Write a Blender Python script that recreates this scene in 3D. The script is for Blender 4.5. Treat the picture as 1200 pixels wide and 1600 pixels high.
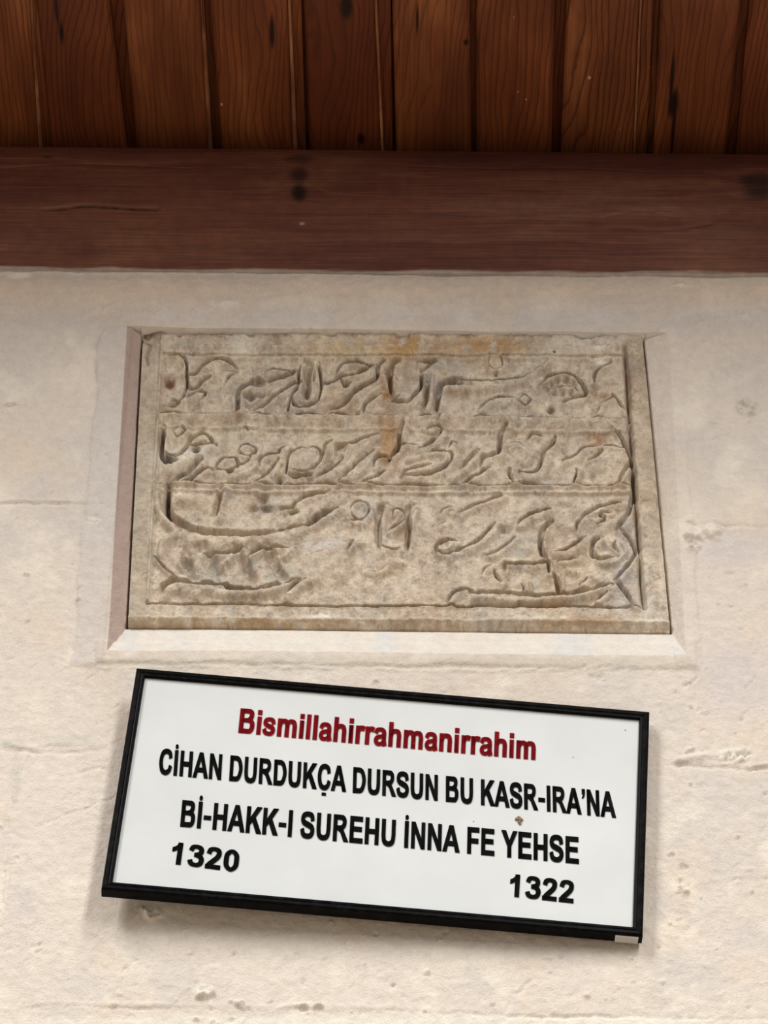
import bpy, bmesh, math
import numpy as np
from mathutils import Vector, Matrix
for o in list(bpy.data.objects): bpy.data.objects.remove(o)
SC = bpy.context.scene
COL = SC.collection
R = math.radians
# ------------------------------------------------------------------ camera
FPX, PITCH, ROLL = 5560.0, R(43.0), R(0.6)
DIST = 3.2
CAM = np.array([0.0, -DIST, 4.6 - DIST * math.tan(PITCH)])
FW = np.array([0, math.cos(PITCH), math.sin(PITCH)])
RT0 = np.array([1.0, 0, 0]); UP0 = np.array([0, -math.sin(PITCH), math.cos(PITCH)])
RT = RT0 * math.cos(ROLL) + UP0 * math.sin(ROLL)
UP = -RT0 * math.sin(ROLL) + UP0 * math.cos(ROLL)
cd = bpy.data.cameras.new('camera')
cd.sensor_fit = 'VERTICAL'; cd.sensor_height = 24.0; cd.lens = 24.0 * FPX / 1600.0
cd.clip_start = 0.05; cd.clip_end = 300
cam = bpy.data.objects.new('camera', cd); COL.objects.link(cam)
cam.matrix_world = Matrix(((RT[0], UP[0], -FW[0], CAM[0]), (RT[1], UP[1], -FW[1], CAM[1]), (RT[2], UP[2], -FW[2], CAM[2]), (0, 0, 0, 1)))
SC.camera = cam
# ------------------------------------------------------------------ light
W = bpy.data.worlds.new('sky'); SC.world = W; W.use_nodes = True
bg = W.node_tree.nodes['Background']
bg.inputs[0].default_value = (0.93, 0.96, 1.0, 1); bg.inputs[1].default_value = 0.40
# broad bright sky high on the left, and a narrow gap of sky between the buildings on the right
def sky_opening(name, loc, w, h, e, col):
    d = bpy.data.lights.new(name, 'AREA'); d.shape = 'RECTANGLE'; d.size = w; d.size_y = h; d.energy = e; d.color = col
    o = bpy.data.objects.new(name, d); COL.objects.link(o); o.location = loc
    o.rotation_euler = (Vector(loc) - Vector((0, 0, 4.4))).to_track_quat('Z', 'Y').to_euler()
sky_opening('open_sky', (-6.6, -8.4, 13.2), 3.0, 8.0, 1950, (1.0, 0.985, 0.95))
sky_opening('sky_gap', (4.6, -9.2, 11.2), 1.6, 11.0, 1500, (1.0, 0.98, 0.94))
vs = SC.view_settings
vs.view_transform = 'Standard'; vs.look = 'None'; vs.gamma = 1; vs.use_curve_mapping = False
vs.exposure = -0.32

# ------------------------------------------------------------------ helpers
def ray(x, y): return FW * FPX + RT * (x - 600) + UP * (800 - y)
def onY(x, y, Y):
    d = ray(x, y); return CAM + d * (Y - CAM[1]) / d[1]
def onZ(x, y, Z):
    d = ray(x, y); return CAM + d * (Z - CAM[2]) / d[2]
def onP(x, y, p0, n):
    d = ray(x, y); return CAM + d * (np.dot(p0 - CAM, n) / np.dot(d, n))
def proj(X, Y, Z):
    vx, vy, vz = X - CAM[0], Y - CAM[1], Z - CAM[2]
    dep = vx * FW[0] + vy * FW[1] + vz * FW[2]
    return (600 + FPX * (vx * RT[0] + vy * RT[1] + vz * RT[2]) / dep,
            800 - FPX * (vx * UP[0] + vy * UP[1] + vz * UP[2]) / dep)
rng = np.random.default_rng(7)
def vnoise(x, y, seed):
    """smooth value noise at unit cells, -1..1"""
    g = np.random.default_rng(seed).uniform(-1, 1, (257, 257))
    xi = np.floor(x).astype(int); yi = np.floor(y).astype(int)
    fx = x - xi; fy = y - yi
    fx = fx * fx * (3 - 2 * fx); fy = fy * fy * (3 - 2 * fy)
    a, b, c, d = xi % 256, (xi + 1) % 256, yi % 256, (yi + 1) % 256
    return (g[a, c] * (1 - fx) + g[b, c] * fx) * (1 - fy) + (g[a, d] * (1 - fx) + g[b, d] * fx) * fy
def fbm(x, y, scale, seed, octv=4, gain=0.5):
    t = np.zeros_like(x); a = 1.0; f = 1.0 / scale
    for k in range(octv):
        t += a * vnoise(x * f + 17.3 * k, y * f + 5.1 * k, seed + k); a *= gain; f *= 2.03
    return t
def sstep(a, b, t):
    t = np.clip((t - a) / (b - a), 0, 1); return t * t * (3 - 2 * t)
def spline(pts, n=8):
    P = np.array(pts, float)
    if len(P) < 3: return P
    Q = np.vstack([2 * P[0] - P[1], P, 2 * P[-1] - P[-2]]); out = []
    t = np.linspace(0, 1, n, endpoint=False)[:, None]
    for i in range(1, len(Q) - 2):
        a, b, c, d = Q[i - 1], Q[i], Q[i + 1], Q[i + 2]
        out.append(0.5 * (2 * b + (c - a) * t + (2 * a - 5 * b + 4 * c - d) * t * t + (3 * b - a - 3 * c + d) * t ** 3))
    return np.vstack(out + [P[-1:]])
def dist_poly(px, py, L):
    best = np.full(px.shape, 1e9)
    for i in range(len(L) - 1):
        ax, ay = L[i]; bx, by = L[i + 1]; dx, dy = bx - ax, by - ay; l2 = dx * dx + dy * dy + 1e-9
        t = np.clip(((px - ax) * dx + (py - ay) * dy) / l2, 0, 1)
        best = np.minimum(best, (px - ax - t * dx) ** 2 + (py - ay - t * dy) ** 2)
    return np.sqrt(best)
def local(PX, PY, L, pad):
    L = np.array(L); m = (PX > L[:, 0].min() - pad) & (PX < L[:, 0].max() + pad) & (PY > L[:, 1].min() - pad) & (PY < L[:, 1].max() + pad)
    return m
def carve(H, PX, PY, pts, w, dep, smooth=True, sharp=2.0):
    """V/U shaped cut of full width w px and depth dep px along pts"""
    L = spline(pts) if smooth else np.array(pts, float)
    m = local(PX, PY, L, w * 2.5)
    if not m.any(): return
    d = dist_poly(PX[m], PY[m], L)
    H[m] -= dep * np.exp(-(d / (w * 0.55)) ** sharp)
def mix(Cv, mask, col, k=1.0):
    Cv += (np.array(col)[None, :] - Cv) * (np.clip(mask, 0, 1) * k)[:, None]
def srgb(r, g, b):
    return tuple(((c / 255) / 12.92 if c / 255 <= 0.04045 else ((c / 255 + 0.055) / 1.055) ** 2.4) for c in (r, g, b))
def mesh_obj(name, verts, faces, mat, parent=None, smooth=False, col=None):
    me = bpy.data.meshes.new(name)
    me.from_pydata([tuple(map(float, v)) for v in verts], [], faces); me.update()
    if mat: me.materials.append(mat)
    if smooth: me.polygons.foreach_set('use_smooth', [True] * len(me.polygons))
    o = bpy.data.objects.new(name, me); COL.objects.link(o)
    if parent: o.parent = parent
    return o
def grid_obj(name, V, Q, mat, parent=None, colors=None):
    me = bpy.data.meshes.new(name)
    me.vertices.add(len(V)); me.vertices.foreach_set('co', np.ascontiguousarray(V, dtype=np.float32).ravel())
    me.loops.add(Q.size); me.loops.foreach_set('vertex_index', np.ascontiguousarray(Q, dtype=np.int32).ravel())
    me.polygons.add(len(Q)); me.polygons.foreach_set('loop_start', np.arange(0, Q.size, 4, dtype=np.int32))
    me.polygons.foreach_set('use_smooth', np.ones(len(Q), dtype=bool))
    me.update(calc_edges=True)
    if colors is not None:
        at = me.color_attributes.new('Col', 'FLOAT_COLOR', 'POINT')
        c = np.ones((len(V), 4), np.float32); c[:, :3] = colors
        at.data.foreach_set('color', c.ravel())
    me.materials.append(mat); me.validate()
    o = bpy.data.objects.new(name, me); COL.objects.link(o)
    if parent: o.parent = parent
    return o
def sub_grid(V, Q, keep, colors):
    q = Q[keep]; u, inv = np.unique(q, return_inverse=True)
    return V[u], inv.reshape(q.shape), colors[u]
def grid_quads(nx, nz):
    i = np.arange(nx - 1)[None, :]; j = np.arange(nz - 1)[:, None]; a = j * nx + i
    return np.stack([a, a + 1, a + nx + 1, a + nx], -1).reshape(-1, 4)
def tag(o, label, cat, kind=None):
    o['label'] = label; o['category'] = cat
    if kind: o['kind'] = kind
def empty(name, loc=(0, 0, 0)):
    o = bpy.data.objects.new(name, None); COL.objects.link(o); o.location = loc; o.empty_display_size = 0.05; return o
# ---- materials
class NT:
    def __init__(s, name):
        s.m = bpy.data.materials.new(name); s.m.use_nodes = True; s.t = s.m.node_tree
        s.b = s.t.nodes['Principled BSDF']; s.i = 0
    def n(s, typ, **kw):
        nd = s.t.nodes.new(typ)
        for k, v in kw.items():
            if k.startswith('in_'):
                key = k[3:]; nd.inputs[int(key) if key.isdigit() else key].default_value = v
            else: setattr(nd, k, v)
        return nd
    def l(s, a, b): s.t.links.new(a, b)
    def math(s, op, a, b=None, clamp=False):
        nd = s.t.nodes.new('ShaderNodeMath'); nd.operation = op; nd.use_clamp = clamp
        for k, v in enumerate((a, b)):
            if v is None: continue
            if isinstance(v, (int, float)): nd.inputs[k].default_value = v
            else: s.l(v, nd.inputs[k])
        return nd.outputs[0]
    def mixc(s, fac, a, b, mode='MIX'):
        nd = s.t.nodes.new('ShaderNodeMix'); nd.data_type = 'RGBA'; nd.blend_type = mode
        for k, v in ((0, fac), (6, a), (7, b)):
            if isinstance(v, (int, float)): nd.inputs[k].default_value = v
            elif isinstance(v, tuple): nd.inputs[k].default_value = (*v, 1) if len(v) == 3 else v
            else: s.l(v, nd.inputs[k])
        return nd.outputs[2]
    def ramp(s, fac, stops):
        nd = s.t.nodes.new('ShaderNodeValToRGB'); cr = nd.color_ramp
        while len(cr.elements) < len(stops): cr.elements.new(0.5)
        for e, (p, c) in zip(cr.elements, stops):
            e.position = p; e.color = (*c, 1) if isinstance(c, tuple) else (c, c, c, 1)
        s.l(fac, nd.inputs[0]); return nd.outputs[0]
    def noise(s, vec, scale, detail=4, rough=0.55, dist=0.0):
        nd = s.n('ShaderNodeTexNoise'); nd.inputs['Scale'].default_value = scale; nd.inputs['Detail'].default_value = detail
        nd.inputs['Roughness'].default_value = rough; nd.inputs['Distortion'].default_value = dist
        if vec is not None: s.l(vec, nd.inputs['Vector'])
        return nd.outputs['Fac']
    def mapping(s, vec, scale=(1, 1, 1), rot=(0, 0, 0), loc=(0, 0, 0)):
        nd = s.n('ShaderNodeMapping'); nd.inputs['Scale'].default_value = scale; nd.inputs['Rotation'].default_value = rot; nd.inputs['Location'].default_value = loc
        s.l(vec, nd.inputs['Vector']); return nd.outputs[0]
    def bump(s, h, dist, strength=1.0, prev=None):
        nd = s.n('ShaderNodeBump'); nd.inputs['Distance'].default_value = dist; nd.inputs['Strength'].default_value = strength
        s.l(h, nd.inputs['Height'])
        if prev: s.l(prev, nd.inputs['Normal'])
        return nd.outputs[0]
def plain(name, col, rough=0.5, spec=0.5):
    k = NT(name); k.b.inputs['Base Color'].default_value = (*col, 1); k.b.inputs['Roughness'].default_value = rough
    k.b.inputs['Specular IOR Level'].default_value = spec; return k.m
def mineral(name, rough, micro, mscale, bumpd, spec=0.25):
    """limewash / stone: own colour from the surface attribute, fine mottling, fine grain relief"""
    k = NT(name); tc = k.n('ShaderNodeTexCoord').outputs['Object']
    at = k.n('ShaderNodeVertexColor', layer_name='Col').outputs[0]
    n1 = k.noise(tc, mscale, 6, 0.65); n2 = k.noise(tc, mscale * 7, 4, 0.6)
    f = k.ramp(n1, [(0.3, 1 - micro), (0.7, 1 + micro * 0.6)])
    g = k.ramp(n2, [(0.3, 1 - micro * 0.7), (0.7, 1 + micro * 0.5)])
    c = k.mixc(1.0, k.mixc(1.0, at, f, 'MULTIPLY'), g, 'MULTIPLY')
    k.l(c, k.b.inputs['Base Color']); k.b.inputs['Roughness'].default_value = rough; k.b.inputs['Specular IOR Level'].default_value = spec
    b1 = k.bump(n1, bumpd, 0.6); b2 = k.bump(n2, bumpd * 0.35, 0.6, b1)
    k.l(b2, k.b.inputs['Normal']); return k.m
MAT_WALL = mineral('lime_plaster', 0.9, 0.085, 75, 0.0042)
MAT_STONE = mineral('carved_limestone', 0.85, 0.2, 95, 0.0035)

# ------------------------------------------------------------------ the wall with its niche
# niche rectangle on the wall plane
IX0, IX1, IZ0, IZ1 = -0.3075, 0.3435, 4.414, 4.9225       # bottom of the splay = edge of the stone
OX0, OX1, OZ0, OZ1 = -0.330, 0.3650, 4.370, 4.9215
def uni(a, b, step, extra):
    n = int(round((b - a) / step)); return np.unique(np.concatenate([np.linspace(a, b, n + 1), extra]).round(6))
WX0, WX1, WZ0, WZ1 = -0.66, 0.66, 3.68, 5.0262
gx = uni(WX0, WX1, 0.0019, [IX0, IX1, OX0, OX1, IX0 + .002, IX1 - .002])
gz = uni(WZ0, WZ1, 0.0021, [IZ0, IZ0 + .0012, IZ1, OZ0, OZ1, OZ1 + .0004, IZ1 + .0012])
GX, GZ = np.meshgrid(gx, gz); X0 = GX.ravel(); Z = GZ.ravel()
# the niche and the stone are not quite square: each side leans on its own
LEAN = {'OL': (-0.3260, -0.3335), 'IL': (-0.3075, -0.3165), 'IR': (0.3465, 0.3345), 'OR': (0.3600, 0.3660)}
def lean(key, z): return LEAN[key][0] + (LEAN[key][1] - LEAN[key][0]) * np.clip((z - IZ0) / (IZ1 - IZ0), 0, 1)
def warp_x(x, z):
    ks = [WX0, OX0, IX0, IX1, OX1, WX1]; tg = [WX0 + 0 * z, lean('OL', z), lean('IL', z), lean('IR', z), lean('OR', z), WX1 + 0 * z]
    o = x.copy()
    for i in range(5):
        m = (x >= ks[i]) & (x <= ks[i + 1]); u = (x[m] - ks[i]) / (ks[i + 1] - ks[i]); o[m] = tg[i][m] * (1 - u) + tg[i + 1][m] * u
    return o
X = warp_x(X0, Z)
PX, PY = proj(X, np.zeros_like(X), Z)
H = 1.3 * fbm(PX, PY, 180, 11, 3) + 0.4 * fbm(PX, PY, 34, 21, 4, 0.55)
H += 0.38 * fbm((PX + PY * 0.8) * 0.5, PY * 0.9 - PX * 0.5, 7, 31, 4, 0.6)                  # trowel strokes run up to the right
# rounded lip under the beam
H += 5.0 * np.exp(-((PY - 452) / 20) ** 2) - 1.5 * sstep(441, 428, PY) - 2.0 * np.exp(-((PY - 490) / 14) ** 2)
H += 1.2 * fbm(PX * 0.25, PY, 10, 41, 3) * np.exp(-((PY - 480) / 26) ** 2)
# rendered margin round the niche
def band(t, a, b, s): return sstep(a - s, a + s, t) * (1 - sstep(b - s, b + s, t))
lm = 186 - (PY - 520) * 0.088
left_in = band(PX, lm - 34 + 5 * fbm(PX, PY, 30, 51, 3) + 6, lm + 20, 3) * band(PY, 512, 1040, 4)
H += 2.4 * left_in
right_m = 1050 + (PY - 520) * 0.066
H += 1.8 * band(PX, right_m - 30, right_m + 12 + 3 * fbm(PX, PY, 30, 52, 3), 3) * band(PY, 640, 1046, 8)
H += 2.6 * band(PY, 1000, 1040 + 3 * fbm(PX, PY, 50, 53, 3) + (PX - 600) * 0.012, 3.0) * band(PX, 150, 1088, 4)
H += 1.5 * band(PY, 470 + 8 * fbm(PX, PY, 60, 54, 3), 514, 5) * band(PX, 190, 1010, 20)
# joints between the blocks
WOB = 3.2 * fbm(PX, PY, 17, 55, 4, 0.6); WOB2 = 3.2 * fbm(PX, PY, 17, 65, 4, 0.6); FADE = 0.35 + 0.9 * sstep(-0.5, 0.5, fbm(PX, PY, 38, 75, 3))
def rag(pts, w, dp):
    L = spline(pts); m = local(PX, PY, L, w * 3 + 8)
    if m.any():
        d = dist_poly(PX[m] + WOB[m], PY[m] + 0.6 * WOB2[m], L); H[m] -= dp * FADE[m] * np.exp(-(d / (w * 0.5)) ** 2)
for pts, w, dp in [([(0, 786), (60, 788), (130, 789), (160, 790)], 4.5, 2.6), ([(1074, 818), (1120, 819), (1200, 824), (1300, 826)], 5, 3.6),
                   ([(1004, 1198), (1060, 1196), (1110, 1199), (1200, 1203), (1300, 1206)], 4, 3.2),
                   ([(-60, 1170), (20, 1172), (90, 1176), (170, 1173)], 6, 2.2), ([(28, 1172), (20, 1230), (12, 1290), (8, 1360), (0, 1450)], 6, 1.2),
                   ([(30, 1580), (60, 1573), (130, 1572), (200, 1577), (330, 1576)], 2.6, 1.6),
                   ([(600, 1577), (740, 1584), (830, 1588), (960, 1588), (1100, 1592), (1250, 1594)], 3.5, 2.2),
                   ([(795, 1580), (800, 1555), (815, 1545), (830, 1530)], 6, 1.6), ([(80, 1215), (110, 1213), (150, 1202), (170, 1205)], 2.6, 1.6),
                   ([(60, 1290), (110, 1270), (160, 1255), (180, 1245)], 2.5, 1.3), ([(470, 1512), (478, 1528), (474, 1540)], 3, 2.4),
                   ([(1180, 1058), (1165, 1075)], 3, 1.6), ([(1092, 1045), (1085, 1062), (1070, 1072)], 3, 2.4),
                   ([(168, 905), (182, 918)], 3, 2.5), ([(186, 912), (196, 905)], 3, 2)]:
    rag(pts, w, dp)
for pts, w, dp in [([(0, 783), (80, 784), (160, 785)], 5, 1.4), ([(1078, 826), (1200, 829), (1300, 832)], 5, 1.2),
                   ([(1060, 1190), (1110, 1180), (1160, 1170), (1178, 1178), (1180, 1190)], 8, 2.6), ([(1110, 1193), (1200, 1196)], 5, 1.6),
                   ([(8, 1160), (28, 1165), (70, 1165), (110, 1158), (150, 1168)], 9, 1.6), ([(40, 1178), (28, 1200), (22, 1250)], 6, 1.5),
                   ([(14, 1330), (10, 1390), (4, 1440)], 9, 1.8), ([(150, 1043), (400, 1043), (700, 1048), (1010, 1044), (1075, 1030)], 4, 1.4),
                   ([(60, 1568), (200, 1570), (400, 1573), (640, 1573)], 8, 1.4), ([(640, 1562), (655, 1558), (690, 1557)], 4, 1.6)]:
    rag(pts, w, -dp)
def lump(cx, cy, rx, ry, h, rough=0.0, seed=1):
    m = (abs(PX - cx) < rx * 2.5) & (abs(PY - cy) < ry * 2.5)
    if m.any():
        e = np.exp(-(((PX[m] + WOB[m] - cx) / rx) ** 2 + ((PY[m] + WOB2[m] - cy) / ry) ** 2) ** 2.2)
        H[m] += e * (1.35 * h + 1.3 * rough * fbm(PX[m], PY[m], 6, seed, 3))
lump(1111, 832, 15, 11, 5.0, 0.8, 3); lump(1090, 836, 12, 9, 2.0, 3.0, 33); lump(1078, 838, 10, 9, 2.4, 3.5, 4); lump(1082, 858, 12, 10, 1.2, 3.5, 5)
lump(232, 1428, 22, 9, 2.2, 4.0, 6); lump(320, 1552, 16, 9, 2.6, 4.5, 8); lump(375, 1570, 12, 6, 2.2, 3, 9); lump(486, 1575, 20, 6, 1.5, 3.5, 10)
lump(1150, 1180, 28, 11, 1.6, 3.5, 12); lump(930, 1057, 12, 4, -2.5, 2, 13); lump(146, 815, 12, 7, 1.0, 3.5, 14); lump(1070, 1354, 9, 4, -1.0, 1, 15)
lump(14, 629, 9, 4, 3.0, 1.5, 16); lump(1170, 637, 17, 13, 1.2, 4.5, 17); lump(1068, 1385, 14, 14, 1.0, 2.5, 18); lump(1060, 450, 16, 3, 2.2, 0.6, 19)
lump(350, 478, 22, 5, 2.0, 1.0, 25); lump(1100, 500, 22, 12, 1.6, 0.8, 26); lump(1030, 522, 14, 6, 2.0, 2.0, 27)
rr = np.hypot((PX - 1170) / 17, (PY - 637) / 12); H += 2.2 * np.exp(-((rr - 0.9) / 0.22) ** 2) - 2.0 * np.exp(-(rr / 0.55) ** 2)
prng = np.random.default_rng(99)
for k in range(620):                                                                   # plaster crumbs and pinholes
    cx, cy = prng.uniform(0, 1200), prng.uniform(470, 1600)
    if 190 < cx < 1060 and 515 < cy < 1035: continue
    dens = 1.0 if (cy > 1440 or (cx > 1050 and cy > 1030)) else 0.45
    if prng.random() > dens: continue
    s = prng.uniform(1.4, 3.2); h = prng.choice([1, 1, -1]) * prng.uniform(1.0, 2.6); ln = prng.uniform(2, 9)
    if prng.random() < 0.45: carve(H, PX, PY, [(cx, cy), (cx + ln, cy - ln * prng.uniform(0.2, 0.9))], 2.4, 0.9 * h, False)
    else: lump(cx, cy, s * prng.uniform(1, 1.8), s, h)
Z = np.where(Z > WZ1 - 1e-5, Z + 0.0011 * fbm(PX, PY * 0, 40, 61, 4) - 0.0013, Z)
Y = -H * 0.0008 * 1.25
# niche: splayed reveals with a nearly square top
ti = np.minimum(np.minimum((X0 - OX0) / (IX0 - OX0), (OX1 - X0) / (OX1 - IX1)), (Z - OZ0) / (IZ0 - OZ0))
inside = (X0 >= OX0 - 1e-6) & (X0 <= OX1 + 1e-6) & (Z >= OZ0 - 1e-6) & (Z <= OZ1 + 1e-6)
t = np.clip(ti, 0, 1)
splay = inside & (ti <= 1.0)
core = inside & (ti > 1.0)
Y = np.where(splay, Y * (1 - 0.7 * t) + 0.0105 * t, Y)
Y = np.where(core, 0.045, Y)
Y = np.where(inside & ~core & (Z > OZ1 - 0.001), np.maximum(Y, 0.0), Y)
# colour of the limewash: warm cream, greyer and pinker washes, thin grey cement, ochre dust
Cw = np.tile(np.array(srgb(219, 208, 197)), (len(X), 1))
n1 = fbm(PX, PY, 230, 71, 4); n2 = fbm(PX, PY, 60, 81, 4); n3 = fbm(PX, PY, 120, 91, 4)
mix(Cw, sstep(-0.2, 0.9, n1), srgb(212, 198, 184), 0.7)
mix(Cw, sstep(0.0, 1.1, n3), srgb(206, 198, 192), 0.7)
mix(Cw, sstep(0.2, 1.0, n2), srgb(232, 222, 208), 0.6)
mix(Cw, sstep(0.35, 1.1, fbm(PX, PY, 90, 101, 4)), srgb(222, 204, 184), 0.35)
mix(Cw, np.exp(-((PY - 455) / 22) ** 2), srgb(222, 200, 180), 0.5)
mix(Cw, np.exp(-((PY - 492) / 16) ** 2) * sstep(-.4, .6, n2), srgb(216, 208, 204), 0.7)
mix(Cw, left_in * (1 - splay), srgb(205, 197, 192), 0.6)
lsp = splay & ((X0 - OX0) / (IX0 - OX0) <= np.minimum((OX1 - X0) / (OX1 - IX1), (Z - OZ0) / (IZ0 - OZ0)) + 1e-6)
mix(Cw, lsp.astype(float), srgb(178, 157, 147), 0.95)  # shade on the left reveal, painted in as a darker pinkish tone
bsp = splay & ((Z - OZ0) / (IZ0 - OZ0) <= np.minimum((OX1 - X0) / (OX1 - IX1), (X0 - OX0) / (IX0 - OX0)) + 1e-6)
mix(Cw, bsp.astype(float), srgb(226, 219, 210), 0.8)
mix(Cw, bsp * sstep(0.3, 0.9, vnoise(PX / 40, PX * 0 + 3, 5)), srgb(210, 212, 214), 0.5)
mix(Cw, band(PY, 1030, 1042, 4) * band(PX, 150, 1080, 6), srgb(200, 193, 176), 0.5)
for cx, cy, rx, ry, c, k in [(1108, 832, 17, 9, (236, 226, 212), 1), (1170, 637, 16, 12, (205, 196, 186), .7), (14, 629, 9, 4, (235, 228, 216), .8),
                             (110, 1158, 40, 9, (198, 194, 184), .6), (20, 1160, 20, 6, (196, 193, 184), .6), (25, 1210, 8, 40, (200, 196, 186), .5), (1150, 1180, 30, 10, (232, 226, 216), .7),
                             (1150, 1060, 70, 60, (205, 196, 196), .5), (1140, 860, 60, 30, (204, 196, 196), .5), (146, 815, 12, 7, (226, 218, 206), .7),
                             (350, 478, 24, 5, (226, 220, 214), .8), (1060, 450, 15, 3, (236, 226, 212), .9), (240, 1428, 26, 8, (232, 226, 218), .8),
                             (1068, 1354, 9, 4, (168, 160, 150), .7), (320, 1552, 16, 9, (236, 230, 220), .8), (600, 1596, 700, 10, (232, 226, 214), .7),
                             (30, 432, 18, 6, (238, 230, 222), .9), (1090, 510, 50, 18, (210, 201, 196), .6)]:
    mix(Cw, np.exp(-(((PX - cx) / rx) ** 2 + ((PY - cy) / ry) ** 2) ** 2), srgb(*c), k)
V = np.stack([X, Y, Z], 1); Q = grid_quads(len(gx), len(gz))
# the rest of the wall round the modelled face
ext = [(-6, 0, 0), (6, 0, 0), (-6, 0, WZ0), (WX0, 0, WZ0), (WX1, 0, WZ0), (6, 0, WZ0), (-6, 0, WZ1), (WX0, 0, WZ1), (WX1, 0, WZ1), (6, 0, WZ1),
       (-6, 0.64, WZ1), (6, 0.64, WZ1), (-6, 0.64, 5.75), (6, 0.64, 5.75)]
b0 = len(V); ext += [(-6, 0.05, WZ1), (6, 0.05, WZ1)]; V = np.vstack([V, np.array(ext)]); Cw = np.vstack([Cw, np.tile(np.array(srgb(220, 208, 195)), (10, 1)), np.tile(np.array(srgb(60, 38, 28)), (6, 1))])  # unseen back plane added to stop stray light, coloured dark against bounce
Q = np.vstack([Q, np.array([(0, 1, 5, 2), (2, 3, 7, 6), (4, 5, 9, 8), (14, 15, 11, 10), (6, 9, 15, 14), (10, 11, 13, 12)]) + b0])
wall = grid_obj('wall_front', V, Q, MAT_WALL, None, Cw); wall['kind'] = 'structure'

# ------------------------------------------------------------------ ground that throws daylight up under the eave
k = NT('pale_paving'); tc = k.n('ShaderNodeTexCoord').outputs['Object']
k.l(k.ramp(k.noise(tc, 1.5, 6), [(0.3, srgb(170, 155, 135)), (0.7, srgb(200, 185, 165))]), k.b.inputs['Base Color']); k.b.inputs['Roughness'].default_value = 0.9
g = mesh_obj('floor', [(-30, 0, 0), (30, 0, 0), (30, -40, 0), (-30, -40, 0)], [(0, 3, 2, 1)], k.m); g['kind'] = 'structure'

# ------------------------------------------------------------------ eave boarding
ZS = 5.335
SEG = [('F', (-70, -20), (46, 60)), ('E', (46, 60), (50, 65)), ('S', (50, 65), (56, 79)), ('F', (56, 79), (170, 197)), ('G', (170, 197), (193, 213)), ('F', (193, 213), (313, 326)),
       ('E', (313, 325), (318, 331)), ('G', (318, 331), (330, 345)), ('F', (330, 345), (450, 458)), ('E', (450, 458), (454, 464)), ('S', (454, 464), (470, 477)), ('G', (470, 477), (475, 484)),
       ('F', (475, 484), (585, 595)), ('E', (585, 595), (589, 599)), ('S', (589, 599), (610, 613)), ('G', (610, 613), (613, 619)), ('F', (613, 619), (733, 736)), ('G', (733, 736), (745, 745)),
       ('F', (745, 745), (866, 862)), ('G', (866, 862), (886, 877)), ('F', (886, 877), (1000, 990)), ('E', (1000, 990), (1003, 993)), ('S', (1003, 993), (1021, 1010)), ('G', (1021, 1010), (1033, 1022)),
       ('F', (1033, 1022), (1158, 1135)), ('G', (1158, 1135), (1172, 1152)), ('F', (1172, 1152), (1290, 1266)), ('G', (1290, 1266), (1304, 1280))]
def edge_line(a):
    p, q = onZ(a[0], 0, ZS), onZ(a[1], 222, ZS); s = (q[0] - p[0]) / (q[1] - p[1])
    return lambda y: p[0] + s * (y - p[1])
YB, YF = 0.62, -0.72
verts, faces, pid = [], [], []
def board(xa0, xb0, xa1, xb1, kind, ident):
    """one strip running from the back (YB) to the eave edge (YF): xa left edge, xb right edge at back / front"""
    dz = {'F': 0.0, 'E': 0.0012, 'S': 0.008, 'G': 0.022}[kind]; b = 0.0035 if kind == 'F' else 0.0
    n = len(verts); z = ZS + dz
    for (xl, xr, y) in ((xa0, xb0, YB), (xa1, xb1, YF)):
        verts.extend([(xl, y, ZS + 0.03), (xl, y, z + b), (xl + b, y, z), (xr - b, y, z), (xr, y, z + b), (xr, y, ZS + 0.03)])
    for i in range(5): faces.append((n + i, n + i + 1, n + 7 + i, n + 6 + i)); pid.append(ident)
    faces.append((n, n + 6, n + 11, n + 5)); pid.append(ident)
    faces.append((n + 6, n + 7, n + 8, n + 9, n + 10, n + 11)); pid.append(ident)
    faces.append((n + 5, n + 4, n + 3, n + 2, n + 1, n)); pid.append(ident)
ident = 0.0
for kd, a, b in SEG:
    la, lb = edge_line(a), edge_line(b)
    if kd == 'F': ident += 1.0
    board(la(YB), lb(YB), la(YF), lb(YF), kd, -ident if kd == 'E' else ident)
xl, xr = edge_line(SEG[0][1]), edge_line(SEG[-1][2])
for side, line in ((-1, xl), (1, xr)):
    for j in range(20):
        o0, o1 = side * (j * 0.118), side * (j * 0.118 + 0.106); o2 = side * (j * 0.118 + 0.118)
        ident += 1
        for s0, s1, kd in ((o0, o1, 'F'), (o1, o2, 'G')):
            a0, a1 = sorted((s0, s1)); board(line(YB) + a0, line(YB) + a1, line(YF) + a0, line(YF) + a1, kd, ident)
k = NT('varnished_pine_boards'); tc = k.n('ShaderNodeTexCoord').outputs['Object']
pa = k.n('ShaderNodeAttribute', attribute_name='plank').outputs['Fac']
off = k.n('ShaderNodeCombineXYZ'); k.l(k.math('MULTIPLY', pa, 0.371), off.inputs[0]); k.l(k.math('MULTIPLY', pa, 1.73), off.inputs[1]); k.l(k.math('MULTIPLY', pa, 0.9), off.inputs[2])
va = k.n('ShaderNodeVectorMath', operation='ADD'); k.l(tc, va.inputs[0]); k.l(off.outputs[0], va.inputs[1])
warp = k.noise(k.mapping(va.outputs[0], (7, 1.9, 7)), 1.0, 2, 0.45)
sx = k.n('ShaderNodeSeparateXYZ'); k.l(va.outputs[0], sx.inputs[0])
phase = k.math('ADD', k.math('MULTIPLY', sx.outputs[0], 105.0), k.math('MULTIPLY', warp, 15.0))
phase = k.math('ADD', phase, k.math('MULTIPLY', k.noise(k.mapping(va.outputs[0], (40, 9, 40)), 1.0, 3), 1.2))
ring = k.math('FRACT', phase)
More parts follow.
